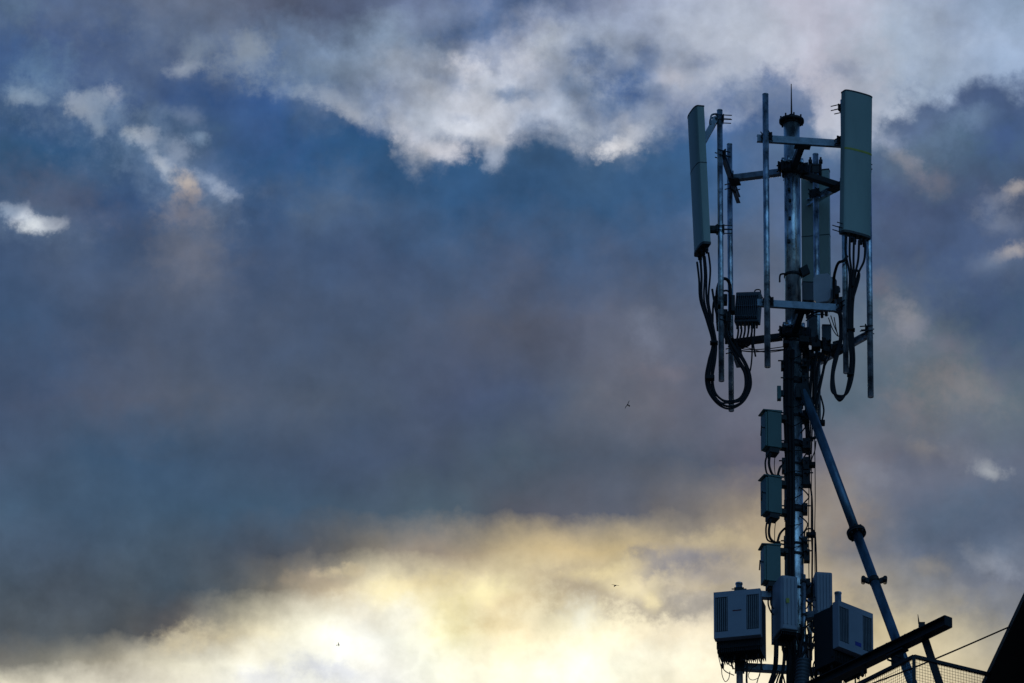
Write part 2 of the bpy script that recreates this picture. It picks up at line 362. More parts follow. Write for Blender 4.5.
def tag(o, label=None, cat=None, group=None, kind=None):
    if label: o['label'] = label
    if cat: o['category'] = cat
    if group: o['group'] = group
    if kind: o['kind'] = kind
    return o
def thing(name, loc, label, cat, group=None, rz=0):
    o = bpy.data.objects.new(name, None); col.objects.link(o)
    o.location = loc; o.rotation_euler = (0, 0, rz); o.empty_display_size = 0.2
    return tag(o, label, cat, group)
def kids(o): return [c for c in bpy.data.objects if c.parent == o]
def dup(o, parent=None):
    ch = kids(o)
    c = o.copy(); col.objects.link(c)
    if parent: c.parent = parent
    for k in ch: dup(k, c)
    return c
def smooth_path(pts, m=7):
    out = []; n = len(pts)
    for i in range(n - 1):
        p0 = pts[max(i-1, 0)]; p1 = pts[i]; p2 = pts[i+1]; p3 = pts[min(i+2, n-1)]
        for k in range(m):
            t = k / m
            out.append(0.5 * ((2*p1) + (p2-p0)*t + (2*p0-5*p1+4*p2-p3)*t*t + (-p0+3*p1-3*p2+p3)*t*t*t))
    out.append(pts[-1]); return out

# ------------------------------------------------------------------ materials
def mat(name, c, rough=0.5, metal=0.0, var=0.15, scale=8.0, c2=None, bump=0.0, vstretch=1.0, bumpscale=40, rvar=0.15, detail=5):
    m = bpy.data.materials.new(name); m.use_nodes = True
    t = m.node_tree; b = t.nodes['Principled BSDF']
    tcn = t.nodes.new('ShaderNodeTexCoord'); mp = t.nodes.new('ShaderNodeMapping')
    t.links.new(tcn.outputs['Object'], mp.inputs[0]); mp.inputs['Scale'].default_value = (1, 1, vstretch)
    n = t.nodes.new('ShaderNodeTexNoise'); n.inputs['Scale'].default_value = scale; n.inputs['Detail'].default_value = detail
    n.inputs['Roughness'].default_value = 0.6
    t.links.new(mp.outputs[0], n.inputs['Vector'])
    r = t.nodes.new('ShaderNodeValToRGB'); r.color_ramp.elements[0].position = 0.36; r.color_ramp.elements[1].position = 0.64
    ca = [max(0, x * (1 - var)) for x in c]; cb = [min(1, x * (1 + var)) for x in c] if c2 is None else c2
    r.color_ramp.elements[0].color = (*ca, 1); r.color_ramp.elements[1].color = (*cb, 1)
    t.links.new(n.outputs[0], r.inputs[0]); t.links.new(r.outputs[0], b.inputs['Base Color'])
    mr = t.nodes.new('ShaderNodeMapRange'); mr.inputs[3].default_value = max(0.05, rough - rvar); mr.inputs[4].default_value = min(1, rough + rvar)
    t.links.new(n.outputs[0], mr.inputs[0]); t.links.new(mr.outputs[0], b.inputs['Roughness'])
    b.inputs['Metallic'].default_value = metal
    if bump:
        n2 = t.nodes.new('ShaderNodeTexNoise'); n2.inputs['Scale'].default_value = bumpscale; n2.inputs['Detail'].default_value = 4
        t.links.new(tcn.outputs['Object'], n2.inputs['Vector'])
        bp = t.nodes.new('ShaderNodeBump'); bp.inputs['Strength'].default_value = bump; bp.inputs['Distance'].default_value = 0.01
        t.links.new(n2.outputs[0], bp.inputs['Height']); t.links.new(bp.outputs[0], b.inputs['Normal'])
    return m
M_GALV = mat('galvanised_steel', (0.50, 0.56, 0.60), 0.32, 0.85, 0.65, 9, bump=0.35, vstretch=0.6, bumpscale=25)
M_MAST = mat('weathered_galvanised_mast', (0.56, 0.62, 0.66), 0.30, 0.85, 0.62, 7, bump=0.45, vstretch=0.5, bumpscale=14)
M_BRACE = mat('blue_grey_painted_steel', (0.10, 0.17, 0.23), 0.38, 0.55, 0.45, 5, vstretch=0.3)
M_DARKST = mat('dark_oxidised_steel', (0.022, 0.024, 0.026), 0.6, 0.4, 0.3, 12, bump=0.2)
M_CHAN = mat('channel_steel', (0.20, 0.24, 0.28), 0.5, 0.7, 0.3, 10, bump=0.2)
M_RADOME = mat('grey_green_radome', (0.26, 0.34, 0.30), 0.5, 0.0, 0.14, 1.6, vstretch=0.25, rvar=0.06)
M_RADBACK = mat('radome_back_shell', (0.20, 0.29, 0.28), 0.55, 0.0, 0.10, 1.6, vstretch=0.3, rvar=0.06)
M_CAP = mat('dark_end_cap', (0.04, 0.045, 0.045), 0.6)
M_YELLOW = mat('faded_yellow_band', (0.34, 0.34, 0.05), 0.6)
M_RUBBER = mat('black_cable_jacket', (0.008, 0.008, 0.009), 0.8, 0, 0.2, 20, rvar=0.1)
M_CABIN = mat('grey_green_cabinet_paint', (0.065, 0.14, 0.125), 0.5, 0, 0.12, 3, rvar=0.08)
M_WHITE = mat('off_white_radio_cover', (0.27, 0.30, 0.35), 0.5, 0, 0.06, 4, rvar=0.05)
M_LOUV = mat('grey_louvre', (0.045, 0.05, 0.06), 0.6)
M_SLAT = mat('grey_louvre_slat', (0.16, 0.18, 0.20), 0.5)
M_FIN = mat('dark_cast_heat_sink', (0.012, 0.013, 0.014), 0.65, 0.0, 0.2, 10)
M_RRU = mat('slate_grey_radio_casting', (0.07, 0.085, 0.10), 0.5, 0.2, 0.15, 6)
M_BLUEL = mat('blue_label', (0.03, 0.04, 0.30), 0.5)
M_REDL = mat('dark_red_mark', (0.10, 0.01, 0.012), 0.5)
M_CONC = mat('rough_concrete', (0.22, 0.20, 0.18), 0.85, 0, 0.2, 2)
M_SOFFIT = mat('brown_stained_roof_sheet', (0.06, 0.045, 0.035), 0.85, 0, 0.35, 1.5)
M_ASPH = mat('asphalt', (0.05, 0.05, 0.052), 0.9, 0, 0.2, 0.5)
M_BIRD = mat('dark_feathers', (0.02, 0.018, 0.016), 0.7)
M_TIE = mat('pale_cable_tie', (0.45, 0.45, 0.43), 0.5)

# ------------------------------------------------------------------ ground, building
g_ = MB(); g_.v = [Vector((-6000,-3000,0)),Vector((6000,-3000,0)),Vector((6000,9000,0)),Vector((-6000,9000,0))]; g_.quad([0,1,2,3])
tag(g_.build('ground', M_ASPH), kind='structure')

MX, MY0 = P(792, 171, 0).x, YT
zr = P(794, 683, 0).z - 2.2                    # rooftop below the bottom of the frame
bl = thing('office_building', (MX + 2, YT + 4, 0), 'tall plain concrete building carrying the antenna mast on its flat roof', 'building')
b = MB(); b.abox((MX + 2, YT + 4.2, (zr - 0.3) / 2), 17, 15.8, zr - 0.3); b.build('wall', M_CONC, bl)
b = MB(); b.abox((MX + 2, YT + 4.2, zr - 0.15), 17.4, 16.2, 0.3); b.build('roof', M_CONC, bl)

# ------------------------------------------------------------------ mast
mast = thing('antenna_mast', (P(792, 171, 0).x, YT, zr), 'round galvanised steel mast with three-armed mounting frames and a thin lightning rod on top', 'mast')
XM = mast.location.x
def zat(py, dy=0.0): return P(792, py, dy).z
def mp(z, dx=0, dy=0): return Vector((XM + dx, YT + dy, z))
RM = 8.2 * U
b = MB(); b.tube([mp(zr), mp(zat(333))], RM, 32); b.build('lower_tube', M_MAST, mast)
b = MB(); b.tube([mp(zat(333)), mp(zat(122))], RM * 0.99, 32); b.build('upper_tube', M_MAST, mast)
b = MB(); zt = zat(122.5)
b.tube([mp(zt), mp(zt + 0.035)], 12.6 * U, 32); b.tube([mp(zt - 0.03), mp(zt - 0.001)], 9.3 * U, 32)
for k in range(8):
    a = k * math.pi / 4 + .2; p = mp(zt - 0.03, math.cos(a) * 11 * U, math.sin(a) * 11 * U)
    b.tube([p, p + Z3 * 0.11], 0.013, 6)
b.build('top_flange', M_DARKST, mast)
b = MB(); b.tube([mp(zt + 0.035), mp(zt + 0.12)], 0.035, 12); b.tube([mp(zt + 0.12), mp(zt + .36), mp(zat(84))], 0.012, 8, r1=0.006)
b.build('lightning_rod', M_DARKST, mast)
b = MB(); b.abox(mp(zr + 0.02), 0.7, 0.7, 0.04)
for sx in (-1, 1):
    for sy in (-1, 1): b.tube([mp(zr, sx*.28, sy*.28), mp(zr + .1, sx*.28, sy*.28)], .02, 8)
b.build('base_plate', M_DARKST, mast)

# arms and crossbars at two levels
def frame(dpy, level, pyc):
    z = zat(pyc)
    # crossbar ends at this level (px, py) on the same plane
    ends = [((757, 138.5), (849, 144.5)), ((723.5, 157), (738.5, 200)), ((808, 203), (870, 169))]
    for i, (a, c) in enumerate(ends):
        A = PZ(a[0], a[1] + dpy, z); B = PZ(c[0], c[1] + dpy, z)
        d = (B - A).normalized(); mid = (A + B) / 2
        if i == 2 and level: B = B + d * 0.03
        # C-channel section crossbar
        side = d.cross(Z3).normalized()
        if side.dot(mid - mp(z)) < 0: side = -side           # outwards
        b = MB(); h = 0.10; w = 0.055; t = 0.009
        b.box((A+B)/2 + side * (w/2 - t/2), d * (B-A).length/2, side * t/2, Z3 * h/2)
        b.box((A+B)/2 + Z3 * (h/2 - t/2) - side * t * .51, d * (B-A).length/2, side * (w-t)/2, Z3 * t/2)
        b.box((A+B)/2 - Z3 * (h/2 - t/2) - side * t * .51, d * (B-A).length/2, side * (w-t)/2, Z3 * t/2)
        cb = b.build('crossbar', M_CHAN if i != 2 else M_GALV, mast)
        # arm from collar to crossbar
        j = mid
        if i == 0: j = A.lerp(B, 0.50)
        st = mp(z) + (Vector((j.x, j.y, z)) - mp(z)).normalized() * (RM + 0.05)
        en = j - side * 0.0
        b = MB(); b.bar(st, Vector((en.x, en.y, z)) - side * 0.03, 0.09, 0.085)
        b.build('support_arm', M_CHAN if (i == 1 and not level) else M_DARKST, mast, bevel=0.006)
        # plate joining them
        b = MB(); b.box(Vector((en.x, en.y, z - 0.055)) - side * 0.05, d * 0.11, side * 0.07, Z3 * 0.006)
        for q in (-1, 1): b.tube([Vector((en.x, en.y, z)) - side*.04 + d*q*.08 - Z3*.085, Vector((en.x, en.y, z)) - side*.04 + d*q*.08 + Z3*.075], .009, 6)
        b.build('joint_plate', M_DARKST, mast)
    # collar
    b = MB()
    b.tube([mp(z - 0.075), mp(z + 0.075)], RM + 0.028, 24)
    for k in range(3):
        a = [R(-80), R(165), R(35)][k] + R(60)
        dv = Vector((math.cos(a), math.sin(a), 0)); sv = Vector((-dv.y, dv.x, 0))
        for q in (-1, 1):
            b.box(mp(z) + dv * (RM + 0.07) + sv * q * 0.03, dv * 0.06, sv * 0.008, Z3 * 0.075)
        for zz in (-.045, .045):
            b.tube([mp(z + zz) + dv*(RM+.08) - sv*.10, mp(z + zz) + dv*(RM+.08) + sv*.10], .011, 6)
    b.build('clamp_collar', M_DARKST, mast)
    b = MB()
    for a in (R(-110), R(-60), R(-150), R(-20)):
        p = mp(z + 0.11, math.cos(a) * (RM + .03), math.sin(a) * (RM + .03)); b.tube([p - Z3*.05, p + Z3*.05], .024, 8)
    b.tube([mp(z + 0.078), mp(z + 0.10)], RM + 0.055, 24)
    b.build('collar_ring', M_GALV, mast)
frame(0, 0, 171)
frame(164.5, 1, 335.5)
# step lugs and bands up the tube
for py in (193, 204, 222, 245, 290):
    b = MB(); z = zat(py); b.abox(mp(z, -3*U + random.uniform(-.02, .02), -RM), 0.035, 0.03, random.uniform(.03, .07)); b.build('step_lug', M_DARKST, mast)
b = MB(); z = zat(276); b.tube([mp(z-.02), mp(z+.02)], RM + 0.012, 24)
b.box(mp(z+.05, RM+.05, -.05), Vector((.05,0,.03)), Vector((0,.03,0)), Vector((-.02,0,.06)))
b.tube(smooth_path([mp(z, -RM*.9, -RM*.6), mp(z-.01, -RM-.06, -RM*.5), mp(z-.12, -RM-.07, -RM*.5)]), .013, 6)
b.build('band_clamp', M_DARKST, mast)
for py in (343, 366, 383, 418, 446, 466, 478, 511, 546, 556, 590, 640, 655):
    z = zat(py); hh = random.choice((0.012, 0.018, 0.05)); w = RM + random.uniform(.006, .012)
    b = MB(); b.tube([mp(z - hh), mp(z + hh)], w, 24)
    for q in (-1, 1):
        hb = random.uniform(.05, .12); e_ = random.uniform(.02, .055)
        if q < 0: e_ *= .6
        b.box(mp(z + random.uniform(-.03, .03), q * (w + e_ - .01), -.02), Vector((e_, 0, 0)), Vector((0, random.uniform(.05, .09), 0)), Z3 * hb)
        b.tube([mp(z, q*(w+e_), -.16), mp(z, q*(w+e_), .10)], .012, 6)
        b.tube([mp(z+.03, q*(w+.01), -.1), mp(z+.03, q*(w+e_*2+.03), -.1)], .01, 6)
    b.build('band_clamp', M_DARKST, mast)

# ------------------------------------------------------------------ vertical antenna pipes
PIPES = [
 # px, top, bottom, dy, radius px, clamp points py, label
 (765.4, 95, 367, -1.06, 3.1, (), 'tallest bare galvanised pipe in front of the mast, standing clear with no antenna on it'),
 (843.2, 101, 373, -0.93, 2.9, (), 'galvanised pipe carrying the large right panel antenna, its foot inside a narrow hanging cable loop'),
 (719.7, 111, 381, -0.50, 2.9, (), 'galvanised pipe nearest the slender panel antenna on the left, carrying its folding bracket'),
 (729.5, 145, 411, 0.50, 2.8, (), 'galvanised pipe just right of the folding-bracket pipe, its foot inside the big round cable loop'),
 (867.7, 129, 397, -0.17, 3.1, (), 'bare galvanised pipe at the far right, coming out below the large panel antenna'),
 (815.5, 155, 425, 0.70, 3.0, (), 'galvanised pipe just right of the mast with the rear panel antenna behind it'),
]
pipe_xy = []
for (px, t0, t1, dy, r, cl_, lab) in PIPES:
    A, B = V(px, t0, t1, dy); pipe_xy.append((A.x, A.y))
    root = thing('antenna_pipe', B, lab, 'pipe', 'vertical antenna pipes round the mast')
    b = MB(); b.tube([B, A], r * U, 20)
    b.tube([A, A + Z3*.012], r * U * 1.04, 20)
    b.build('tube', M_GALV, root)
    # U-bolt clamps at the two crossbars
    for dpy, pyc in ((0, 171), (164.5, 335.5)):
        z = zat(pyc)
        if not (B.z < z < A.z): continue
        b = MB()
        out = Vector((A.x - XM, A.y - YT, 0)).normalized(); sv = Vector((-out.y, out.x, 0))
        b.box(Vector((A.x, A.y, z)) - out * (r*U + .008), sv * .075, out * .008, Z3 * .06)
        for zz in (-.035, .035):
            for q in (-1, 1):
                p = Vector((A.x, A.y, z + zz)) + sv * q * (r*U + .012)
                b.tube([p - out * .13, p + out * .05], .008, 6)
        b.build('pipe_clamp', M_DARKST, root)

# ------------------------------------------------------------------ panel antennas
def panel(corner, w, n, W, D, Lg, tilt, label, seam, seam_mat, side=-1):
    """corner = back, -w end, top. w, n unit horizontal vectors (width, facing)."""
    ax = (-Z3 * math.cos(tilt) - n * math.sin(tilt)); nn = (n * math.cos(tilt) - Z3 * math.sin(tilt))
    root = thing('panel_antenna', corner + ax * Lg + w * W / 2, label, 'antenna', 'long panel antennas on the mast')
    def sect(at, g=0.0):
        pts = [corner + ax * at + w * (-g) + nn * (-g), corner + ax * at + w * (-g) + nn * (D * .62)]
        for i in range(0, 13):
            t = math.pi * (1 - i / 12)
            x = W/2 + (W/2 + g) * math.copysign(abs(math.cos(t)) ** 0.72, math.cos(t)); y = D * .62 + (D * .38 + g) * abs(math.sin(t)) ** .8
            if i in (0, 12): continue
            pts.append(corner + ax * at + w * x + nn * y)
        pts += [corner + ax * at + w * (W + g) + nn * (D * .62), corner + ax * at + w * (W + g) + nn * (-g)]
        return pts
    b = MB(); o1 = sect(0.02); b.prism(o1, ax * (Lg - 0.04))
    for i in range(3, len(b.sm)):
        pass
    rad = b.build('radome', M_RADOME, root)
    me = rad.data
    for p in me.polygons: p.use_smooth = len(p.vertices) == 4
    # keep the flat back crisp
    import bmesh
    bm = bmesh.new(); bm.from_mesh(me)
    for e in bm.edges:
        if len(e.link_faces) == 2 and e.calc_face_angle() > R(35): e.smooth = False
    bm.to_mesh(me); bm.free()
    b = MB(); b.prism(sect(0.0, .004), ax * 0.02); b.build('top_cap', M_CAP, root)
    b = MB(); b.prism(sect(Lg - .02, .004), ax * 0.035); b.build('bottom_cap', M_CAP, root)
    if seam_mat is M_YELLOW:                       # thin strip stuck across the front only
        s_ = sect(seam, .003); s2_ = sect(seam, -.004)
        b = MB(); b.prism(s_[2:-2] + s2_[2:-2][::-1], ax * 0.03)
    else:
        b = MB(); b.prism(sect(seam, .0025), ax * 0.012)
    b.build('seam_band', seam_mat, root)
    conn = []
    for i in range(5):
        q = corner + ax * (Lg + .014) + w * (W * (0.16 + .17 * i)) + nn * (D * (.3 + .3 * (i % 2)))
        b = MB(); b.tube([q, q + ax * .11], .02, 10); b.tube([q + ax*.03, q + ax*.07], .027, 6); conn.append(q + ax * .11)
        b.build('connector', M_DARKST, root)
    return root, conn, ax, nn
TL = 0.04
nL = Vector((-0.957, -0.29, 0)).normalized(); wL = Vector((-.29, .957, 0)).normalized()
pL, cL, axL, nnL = panel(P(704, 105.5, -0.62), wL, nL, .42, .128, 2.08, TL, 'slender grey-green panel antenna on the left, seen edge-on and leaning outwards', .86, M_CAP)
nR = Vector((0.5, -0.866, 0)).normalized(); wR = Vector((.866, .5, 0)).normalized()
pR, cR, axR, nnR = panel(P(841.3, 92, -1.02), wR, nR, .435, .13, 2.11, TL, 'large grey-green panel antenna on the right with a faded yellow band across its front', .86, M_YELLOW)
nB = Vector((0.2, 0.98, 0)).normalized(); wB = Vector((.98, -.2, 0)).normalized()
pB, cB, axB, nnB = panel(P(801, 171, 0.98), wB, nB, .385, .13, 2.10, 0.0, 'rear panel antenna behind the mast, its flat back turned to the viewer', 1.0, M_CAP)

def bracket(root, pipe, back, z0, z1, mt, fold=False):
    """pipe: (x,y); back: point on antenna back"""
    pp = Vector((pipe[0], pipe[1], z0))
    b = MB(); d = (Vector((back.x, back.y, 0)) - Vector((pipe[0], pipe[1], 0))).normalized(); sv = Vector((-d.y, d.x, 0))
    b.box(pp + d * .045, sv * .06, d * .01, Z3 * .055); b.box(pp - d * .045, sv * .06, d * .008, Z3 * .05)
    for q in (-1, 1):
        for zz in (-.03, .035):
            b.tube([pp + sv*q*.055 + d*.07 + Z3*zz, pp + sv*q*.055 - d*.16 + Z3*zz], .007, 6)
    b.build('pipe_bracket', M_DARKST, root)
    b = MB(); bk = Vector((back.x, back.y, z1)) if fold else Vector((back.x, back.y, z0))
    if fold:
        for q in (-1, 1):
            b.bar(pp + sv*q*.04 + d*.05, bk + sv*q*.04, .03, .075)
            b.bar(bk + sv*q*.055 , Vector((back.x, back.y, z0+.05)) + sv*q*.055, .012, .04, up=Vector((1,0,0)))
            b.tube(smooth_path([pp + sv*q*.05 + d*.05 + Z3*.05, pp + d*.12 + Z3*.02 + sv*q*.05, pp + d*.13 - Z3*.12 + sv*q*.05]), .014, 6)
        b.tube([bk - sv*.07, bk + sv*.07], .014, 8)
        b.tube([pp + d*.06 - sv*.07, pp + d*.06 + sv*.07], .014, 8)
    else:
        for q in (-1, 1):
            b.box((pp + bk)/2 + sv*q*.045 + d*.02, d * ((bk-pp).length/2 - .01), sv*.006, Z3*.035)
        b.tube([pp + d*.12 - sv*.06, pp + d*.12 + sv*.06], .012, 8)
        b.box(bk - d*.012, sv*.06, d*.012, Z3*.06)
    b.build('tilt_bracket', mt, root)
def backpt(corner, w, W, ax, py, px):
    return None
# left: folding tilt bracket above, fixed one below
xl, yl = pipe_xy[2]
bp = P(704, 106, -.62) + wL * .10
bracket(pL, (xl, yl), bp + axL*.2 + Vector((.0,0,0)), P(720, 119, -.5).z, P(706, 144, -.5).z, M_CHAN, True)
bp2 = bp + axL * 1.9
bracket(pL, (xl, yl), bp2, P(720, 229.5, -.5).z, 0, M_DARKST)
xr, yr = pipe_xy[1]
cr = P(842.5, 94, -1.02)
bracket(pR, (xr, yr), cr + wR*.1 + axR*.1, P(843, 108, -.93).z, 0, M_DARKST)
bracket(pR, (xr, yr), cr + wR*.1 + axR*1.9, P(843, 229, -.93).z, 0, M_DARKST)
xb, yb = pipe_xy[5]
cb_ = P(801, 171, .98)
for py in (171, 290):
    bracket(pB, (xb, yb), cb_ + wB*.19 + Vector((0,0,0)), P(815, py, .7).z, 0, M_DARKST)
b = MB()
for q in (-1, 1):
    p = P(815.5 + q*5.2, 162, .66); b.tube([p - Z3*.3, p + Z3*.07], .016, 6)
    b.tube([p - Z3*.02, p + Z3*.03], .03, 6)
b.bar(P(810, 165, .66), P(821, 165, .66), .03, .03)
b.build('bracket_bolts', M_DARKST, pB)

# ------------------------------------------------------------------ radio units
def big_radio(loc, rz, label, mark):
    root = thing('remote_radio', loc, label, 'radio unit', 'radio units clustered at the foot of the mast', rz)
    W, H, D = .635, .68, .09
    z0 = 0
    b = MB()   # cover shell with two louvred openings
    x = W/2
    lw = .17; lz0 = .09; lz1 = .60
    def bx(x0, x1, y0, y1, za, zb): b.abox(((x0+x1)/2, (y0+y1)/2, (za+zb)/2), x1-x0, y1-y0, zb-za)
    bx(-x, x, -.0, D, 0, H)                                   # slab behind
    bx(-x, x, -.022, -.0005, 0, lz0); bx(-x, x, -.022, -.0005, lz1, H)
    bx(-x, -x+.02, -.022, -.0005, lz0+.0005, lz1-.0005); bx(-x+.02+lw, x-.02-lw, -.022, -.0005, lz0+.0005, lz1-.0005); bx(x-.02, x, -.022, -.0005, lz0+.0005, lz1-.0005)
    cov = b.build('front_cover', M_WHITE, root, world_coords=False)
    for sx in (-1, 1):
        b = MB(); xc = sx * (x - .02 - lw/2)
        b.abox((xc, -.003, (lz0+lz1)/2), lw - .001, .005, lz1-lz0 - .002)
        for k in range(6):
            b.abox((xc - lw/2 + lw*(k+.5)/6, -.013, (lz0+lz1)/2), .011, .014, lz1-lz0-.02)
        lo_ = b.build('louvre', M_SLAT, root, world_coords=False); lo_.data.materials.append(M_LOUV)
        for p_ in list(lo_.data.polygons)[:6]: p_.material_index = 1
    b = MB(); Wb = W * .96
    b.abox((0, .27, .26), Wb*.9, .30, .80)
    for k in range(22): b.abox((-Wb/2 + Wb*(k+.5)/22, .28, .24), .006, .40, .82)
    b.abox((0, .12, .28), Wb, .05, .76)
    b.build('heat_sink', M_FIN, root, world_coords=False)
    for k in range(7):
        b = MB(); b.tube([Vector((-.24 + .08*k, .2 + .07*(k%2), -.12)), Vector((-.24+.08*k, .2+.07*(k%2), -.23))], .017, 8)
        b.build('connector', M_DARKST, root, world_coords=False)
    b = MB()
    if mark == 'red': b.abox((.0, -.0235, .385), .12, .002, .016); b.build('nameplate', M_REDL, root, world_coords=False)
    else: b.abox((.04, -.0235, .14), .11, .002, .06); b.build('nameplate', M_BLUEL, root, world_coords=False)
    return root
rL_loc = P(737.5, 637, -.55)
radL = big_radio(rL_loc, R(-12), 'large off-white radio unit with two louvred strips, alone on the left of the mast foot', 'red')
for c in kids(radL): pass
rR_loc = P(855, 653.5, -.55)
radR = big_radio(rR_loc, R(42), 'off-white louvred radio unit with a small blue label, facing right above the black beam', 'blue')

def slim_radio(loc, rz, W, D, H, label, ribs=4, sticker=False, tail=0.0):
    root = thing('remote_radio', loc, label, 'radio unit', 'radio units clustered at the foot of the mast', rz)
    b = MB()
    # chamfered hull: outline in plan
    c_ = .03
    ol = [Vector((-W/2, D, 0)), Vector((-W/2, c_, 0)), Vector((-W/2 + c_, 0, 0)), Vector((W/2 - c_*.6, 0, 0)), Vector((W/2, c_*.6, 0)), Vector((W/2, D, 0))]
    b.prism(ol, Z3 * H)
    b.build('shell', M_WHITE, root, world_coords=False, bevel=.012)
    b = MB()
    for k in range(ribs):
        b.abox((-W/2 + W*(k+.7)/(ribs+.4), -.006, H*.52), .012, .016, H*.86)
    b.build('cooling_ribs', M_WHITE, root, world_coords=False)
    b = MB(); b.abox((0, D*.5, -.012), W*.9, D*.86, .024)
    for k in range(8): b.abox((-W*.42 + W*.84*k/7, D*.5, -.04), .006, D*.8, .05)
    if tail: b.abox((.01, D*.62, -tail/2 - .02), W*.9, D*.6, tail)
    b.abox((0, D + .05, H*.45), W*.86, .10, H*.98)
    b.build('heat_sink', M_FIN, root, world_coords=False)
    if sticker:
        b = MB(); b.abox((-.03, -.016, H*.52), .045, .003, .07); b.build('sticker', M_YELLOW, root, world_coords=False)
    return root
slim_radio(P(789.8, 629, -.50), R(17), .24, .38, .79, 'ribbed off-white radio unit with a faint yellow sticker, on the front of the mast foot', 4, True)
slim_radio(P(824.2, 615, -.15), R(8), .235, .26, .64, 'narrow ribbed off-white radio unit just right of the mast, a dark finned body below', 5, False, .5)

# grey-blue finned radio on the left pipes
def finned(loc, rz, W, D, H, mt, label, group, handle=True, tiltx=0.0):
    root = thing('small_radio', loc, label, 'radio unit', group, rz); root.rotation_euler = (0, tiltx, rz)
    b = MB(); b.abox((0, D/2, H/2), W, D*.6, H); b.build('casing', mt, root, world_coords=False, bevel=.012)
    b = MB()
    for k in range(12): b.abox((-W*.44 + W*.88*k/11, D*.12, H*.5), .008, D*.18, H*.84)
    for q in (.16, .5, .84): b.abox((0, D*.12, H*q), W*.9, D*.16, .008)
    b.build('fins', mt, root, world_coords=False)
    if handle:
        b = MB(); b.tube(smooth_path([Vector((W*.2, D*.5, H)), Vector((W*.24, D*.5, H+.055)), Vector((W*.42, D*.5, H+.055)), Vector((W*.46, D*.5, H))]), .009, 6)
        b.build('handle', M_DARKST, root, world_coords=False)
    for k in range(6):
        b = MB(); b.tube([Vector((-W*.4 + W*.16*k, D*.5, 0)), Vector((-W*.4 + W*.16*k, D*.5, -.07))], .014, 8)
        b.build('connector', M_DARKST, root, world_coords=False)
    return root
finned(P(745.5, 320, -.25), R(-12), .34, .24, .45, M_RRU, 'slate grey finned radio unit with a carrying handle, hung beside the two left pipes', 'small radio units at the lower frame', True, R(4))
# right grey box with faceted face
rt = thing('small_radio', P(822, 302, -.35), 'smooth grey radio unit with clipped corners beside the large panel antenna cables', 'radio unit', 'small radio units at the lower frame', R(-18))
b = MB(); W, H = .25, .43; c_ = .05
ol = [Vector((-W/2, 0, c_)), Vector((-W/2+c_, 0, 0)), Vector((W/2-c_, 0, 0.0)), Vector((W/2, 0, c_)), Vector((W/2, 0, H-c_)), Vector((W/2-c_, 0, H)), Vector((-W/2+c_, 0, H)), Vector((-W/2, 0, H-c_))]
b.prism(ol, Vector((0, .10, 0))); b.build('front_cover', mat('plain_grey_cover', (0.48, 0.50, 0.52), .5, 0, .06), rt, world_coords=False, bevel=.01)
b = MB(); b.abox((.03, .17, H/2), W*.9, .12, H*.92)
for k in range(7): b.abox((-W*.35 + W*.75*k/6, .25, H/2), .008, .10, H*.85)
b.build('heat_sink', M_FIN, rt, world_coords=False)
b = MB(); b.abox((.14, .20, H*.6), .1, .07, .07); b.tube([Vector((.1,.2,H*.3)), Vector((.28,.2,H*.3))], .012, 6); b.build('bracket', M_DARKST, rt, world_coords=False)
# two small canister-like units under the lower frame
for (px, py0, py1, dy, w, lab) in ((808, 284, 302, .35, 12, 'small boxy grey-green unit behind the mast at the foot of the rear panel antenna'),
                                   (812, 318, 339, .3, 9, 'small grey filter box just right of the mast at the lower frame'),
                                   (826.5, 327, 342, .2, 9, 'small grey filter box nearest the big right-hand cable loop')):
    A, B = V(px, py0, py1, dy); h = (A - B).length
    o = thing('filter_box', B, lab, 'filter box', 'small boxes at the lower frame', R(random.uniform(-15, 15)))
    b = MB(); b.abox((0, 0, h/2), w*U, .11, h); b.abox((0, 0, h+.008), w*U*1.06, .12, .015); b.build('casing', M_RRU, o, world_coords=False, bevel=.008)
    b = MB()
    for k in (-1, 1): b.tube([Vector((k*w*U*.25, 0, 0)), Vector((k*w*U*.25, 0, -.06))], .014, 8)
    b.abox((0, .075, h/2), .05, .06, h*.6)
    b.build('connectors', M_DARKST, o, world_coords=False)

# ------------------------------------------------------------------ three cabinets on the mast
GC = 'grey-green boxes stacked up the mast'
c1 = thing('junction_cabinet', P(772.5, 450, -.12), 'topmost of the three grey-green junction boxes on the left side of the mast', 'cabinet', GC, R(-72))
W, D, H = .20, .20, .53
# local: front faces -y, rotated so the front points left and a little to the viewer
b = MB(); b.abox((0, 0, H/2), W, D, H); b.build('casing', M_CABIN, c1, world_coords=False, bevel=.006)
b = MB(); b.abox((0, -D/2 - .018, H/2 - .005), W*.98, .03, H*.96); dr = b.build('door', M_CABIN, c1, world_coords=False, bevel=.006)
b = MB(); b.tube([Vector((W*.40, -D/2-.03, H*.52)), Vector((W*.40, -D/2-.085, H*.52))], .009, 6)
b.tube([Vector((W*.40, -D/2-.082, H*.56)), Vector((W*.40, -D/2-.092, H*.28))], .009, 6); b.build('handle', M_DARKST, dr, world_coords=False)
b = MB()
ol = [Vector((-W/2-.01, -D/2-.055, H+.001)), Vector((-W/2-.01, D/2+.005, H+.001)), Vector((-W/2-.01, D/2+.005, H+.03)), Vector((-W/2-.01, -D/2-.065, H+.012))]
b.prism(ol, Vector((W+.02, 0, 0))); b.build('rain_hood', M_CABIN, c1, world_coords=False)
b = MB(); b.abox((0, .0, -.035), W*.86, D*.7, .07)
for k in range(3): b.tube([Vector((-.05 + .05*k, -.04, -.07)), Vector((-.05 + .05*k, -.04, -.11))], .015, 8)
b.build('gland_plate', M_FIN, c1, world_coords=False)
b = MB()
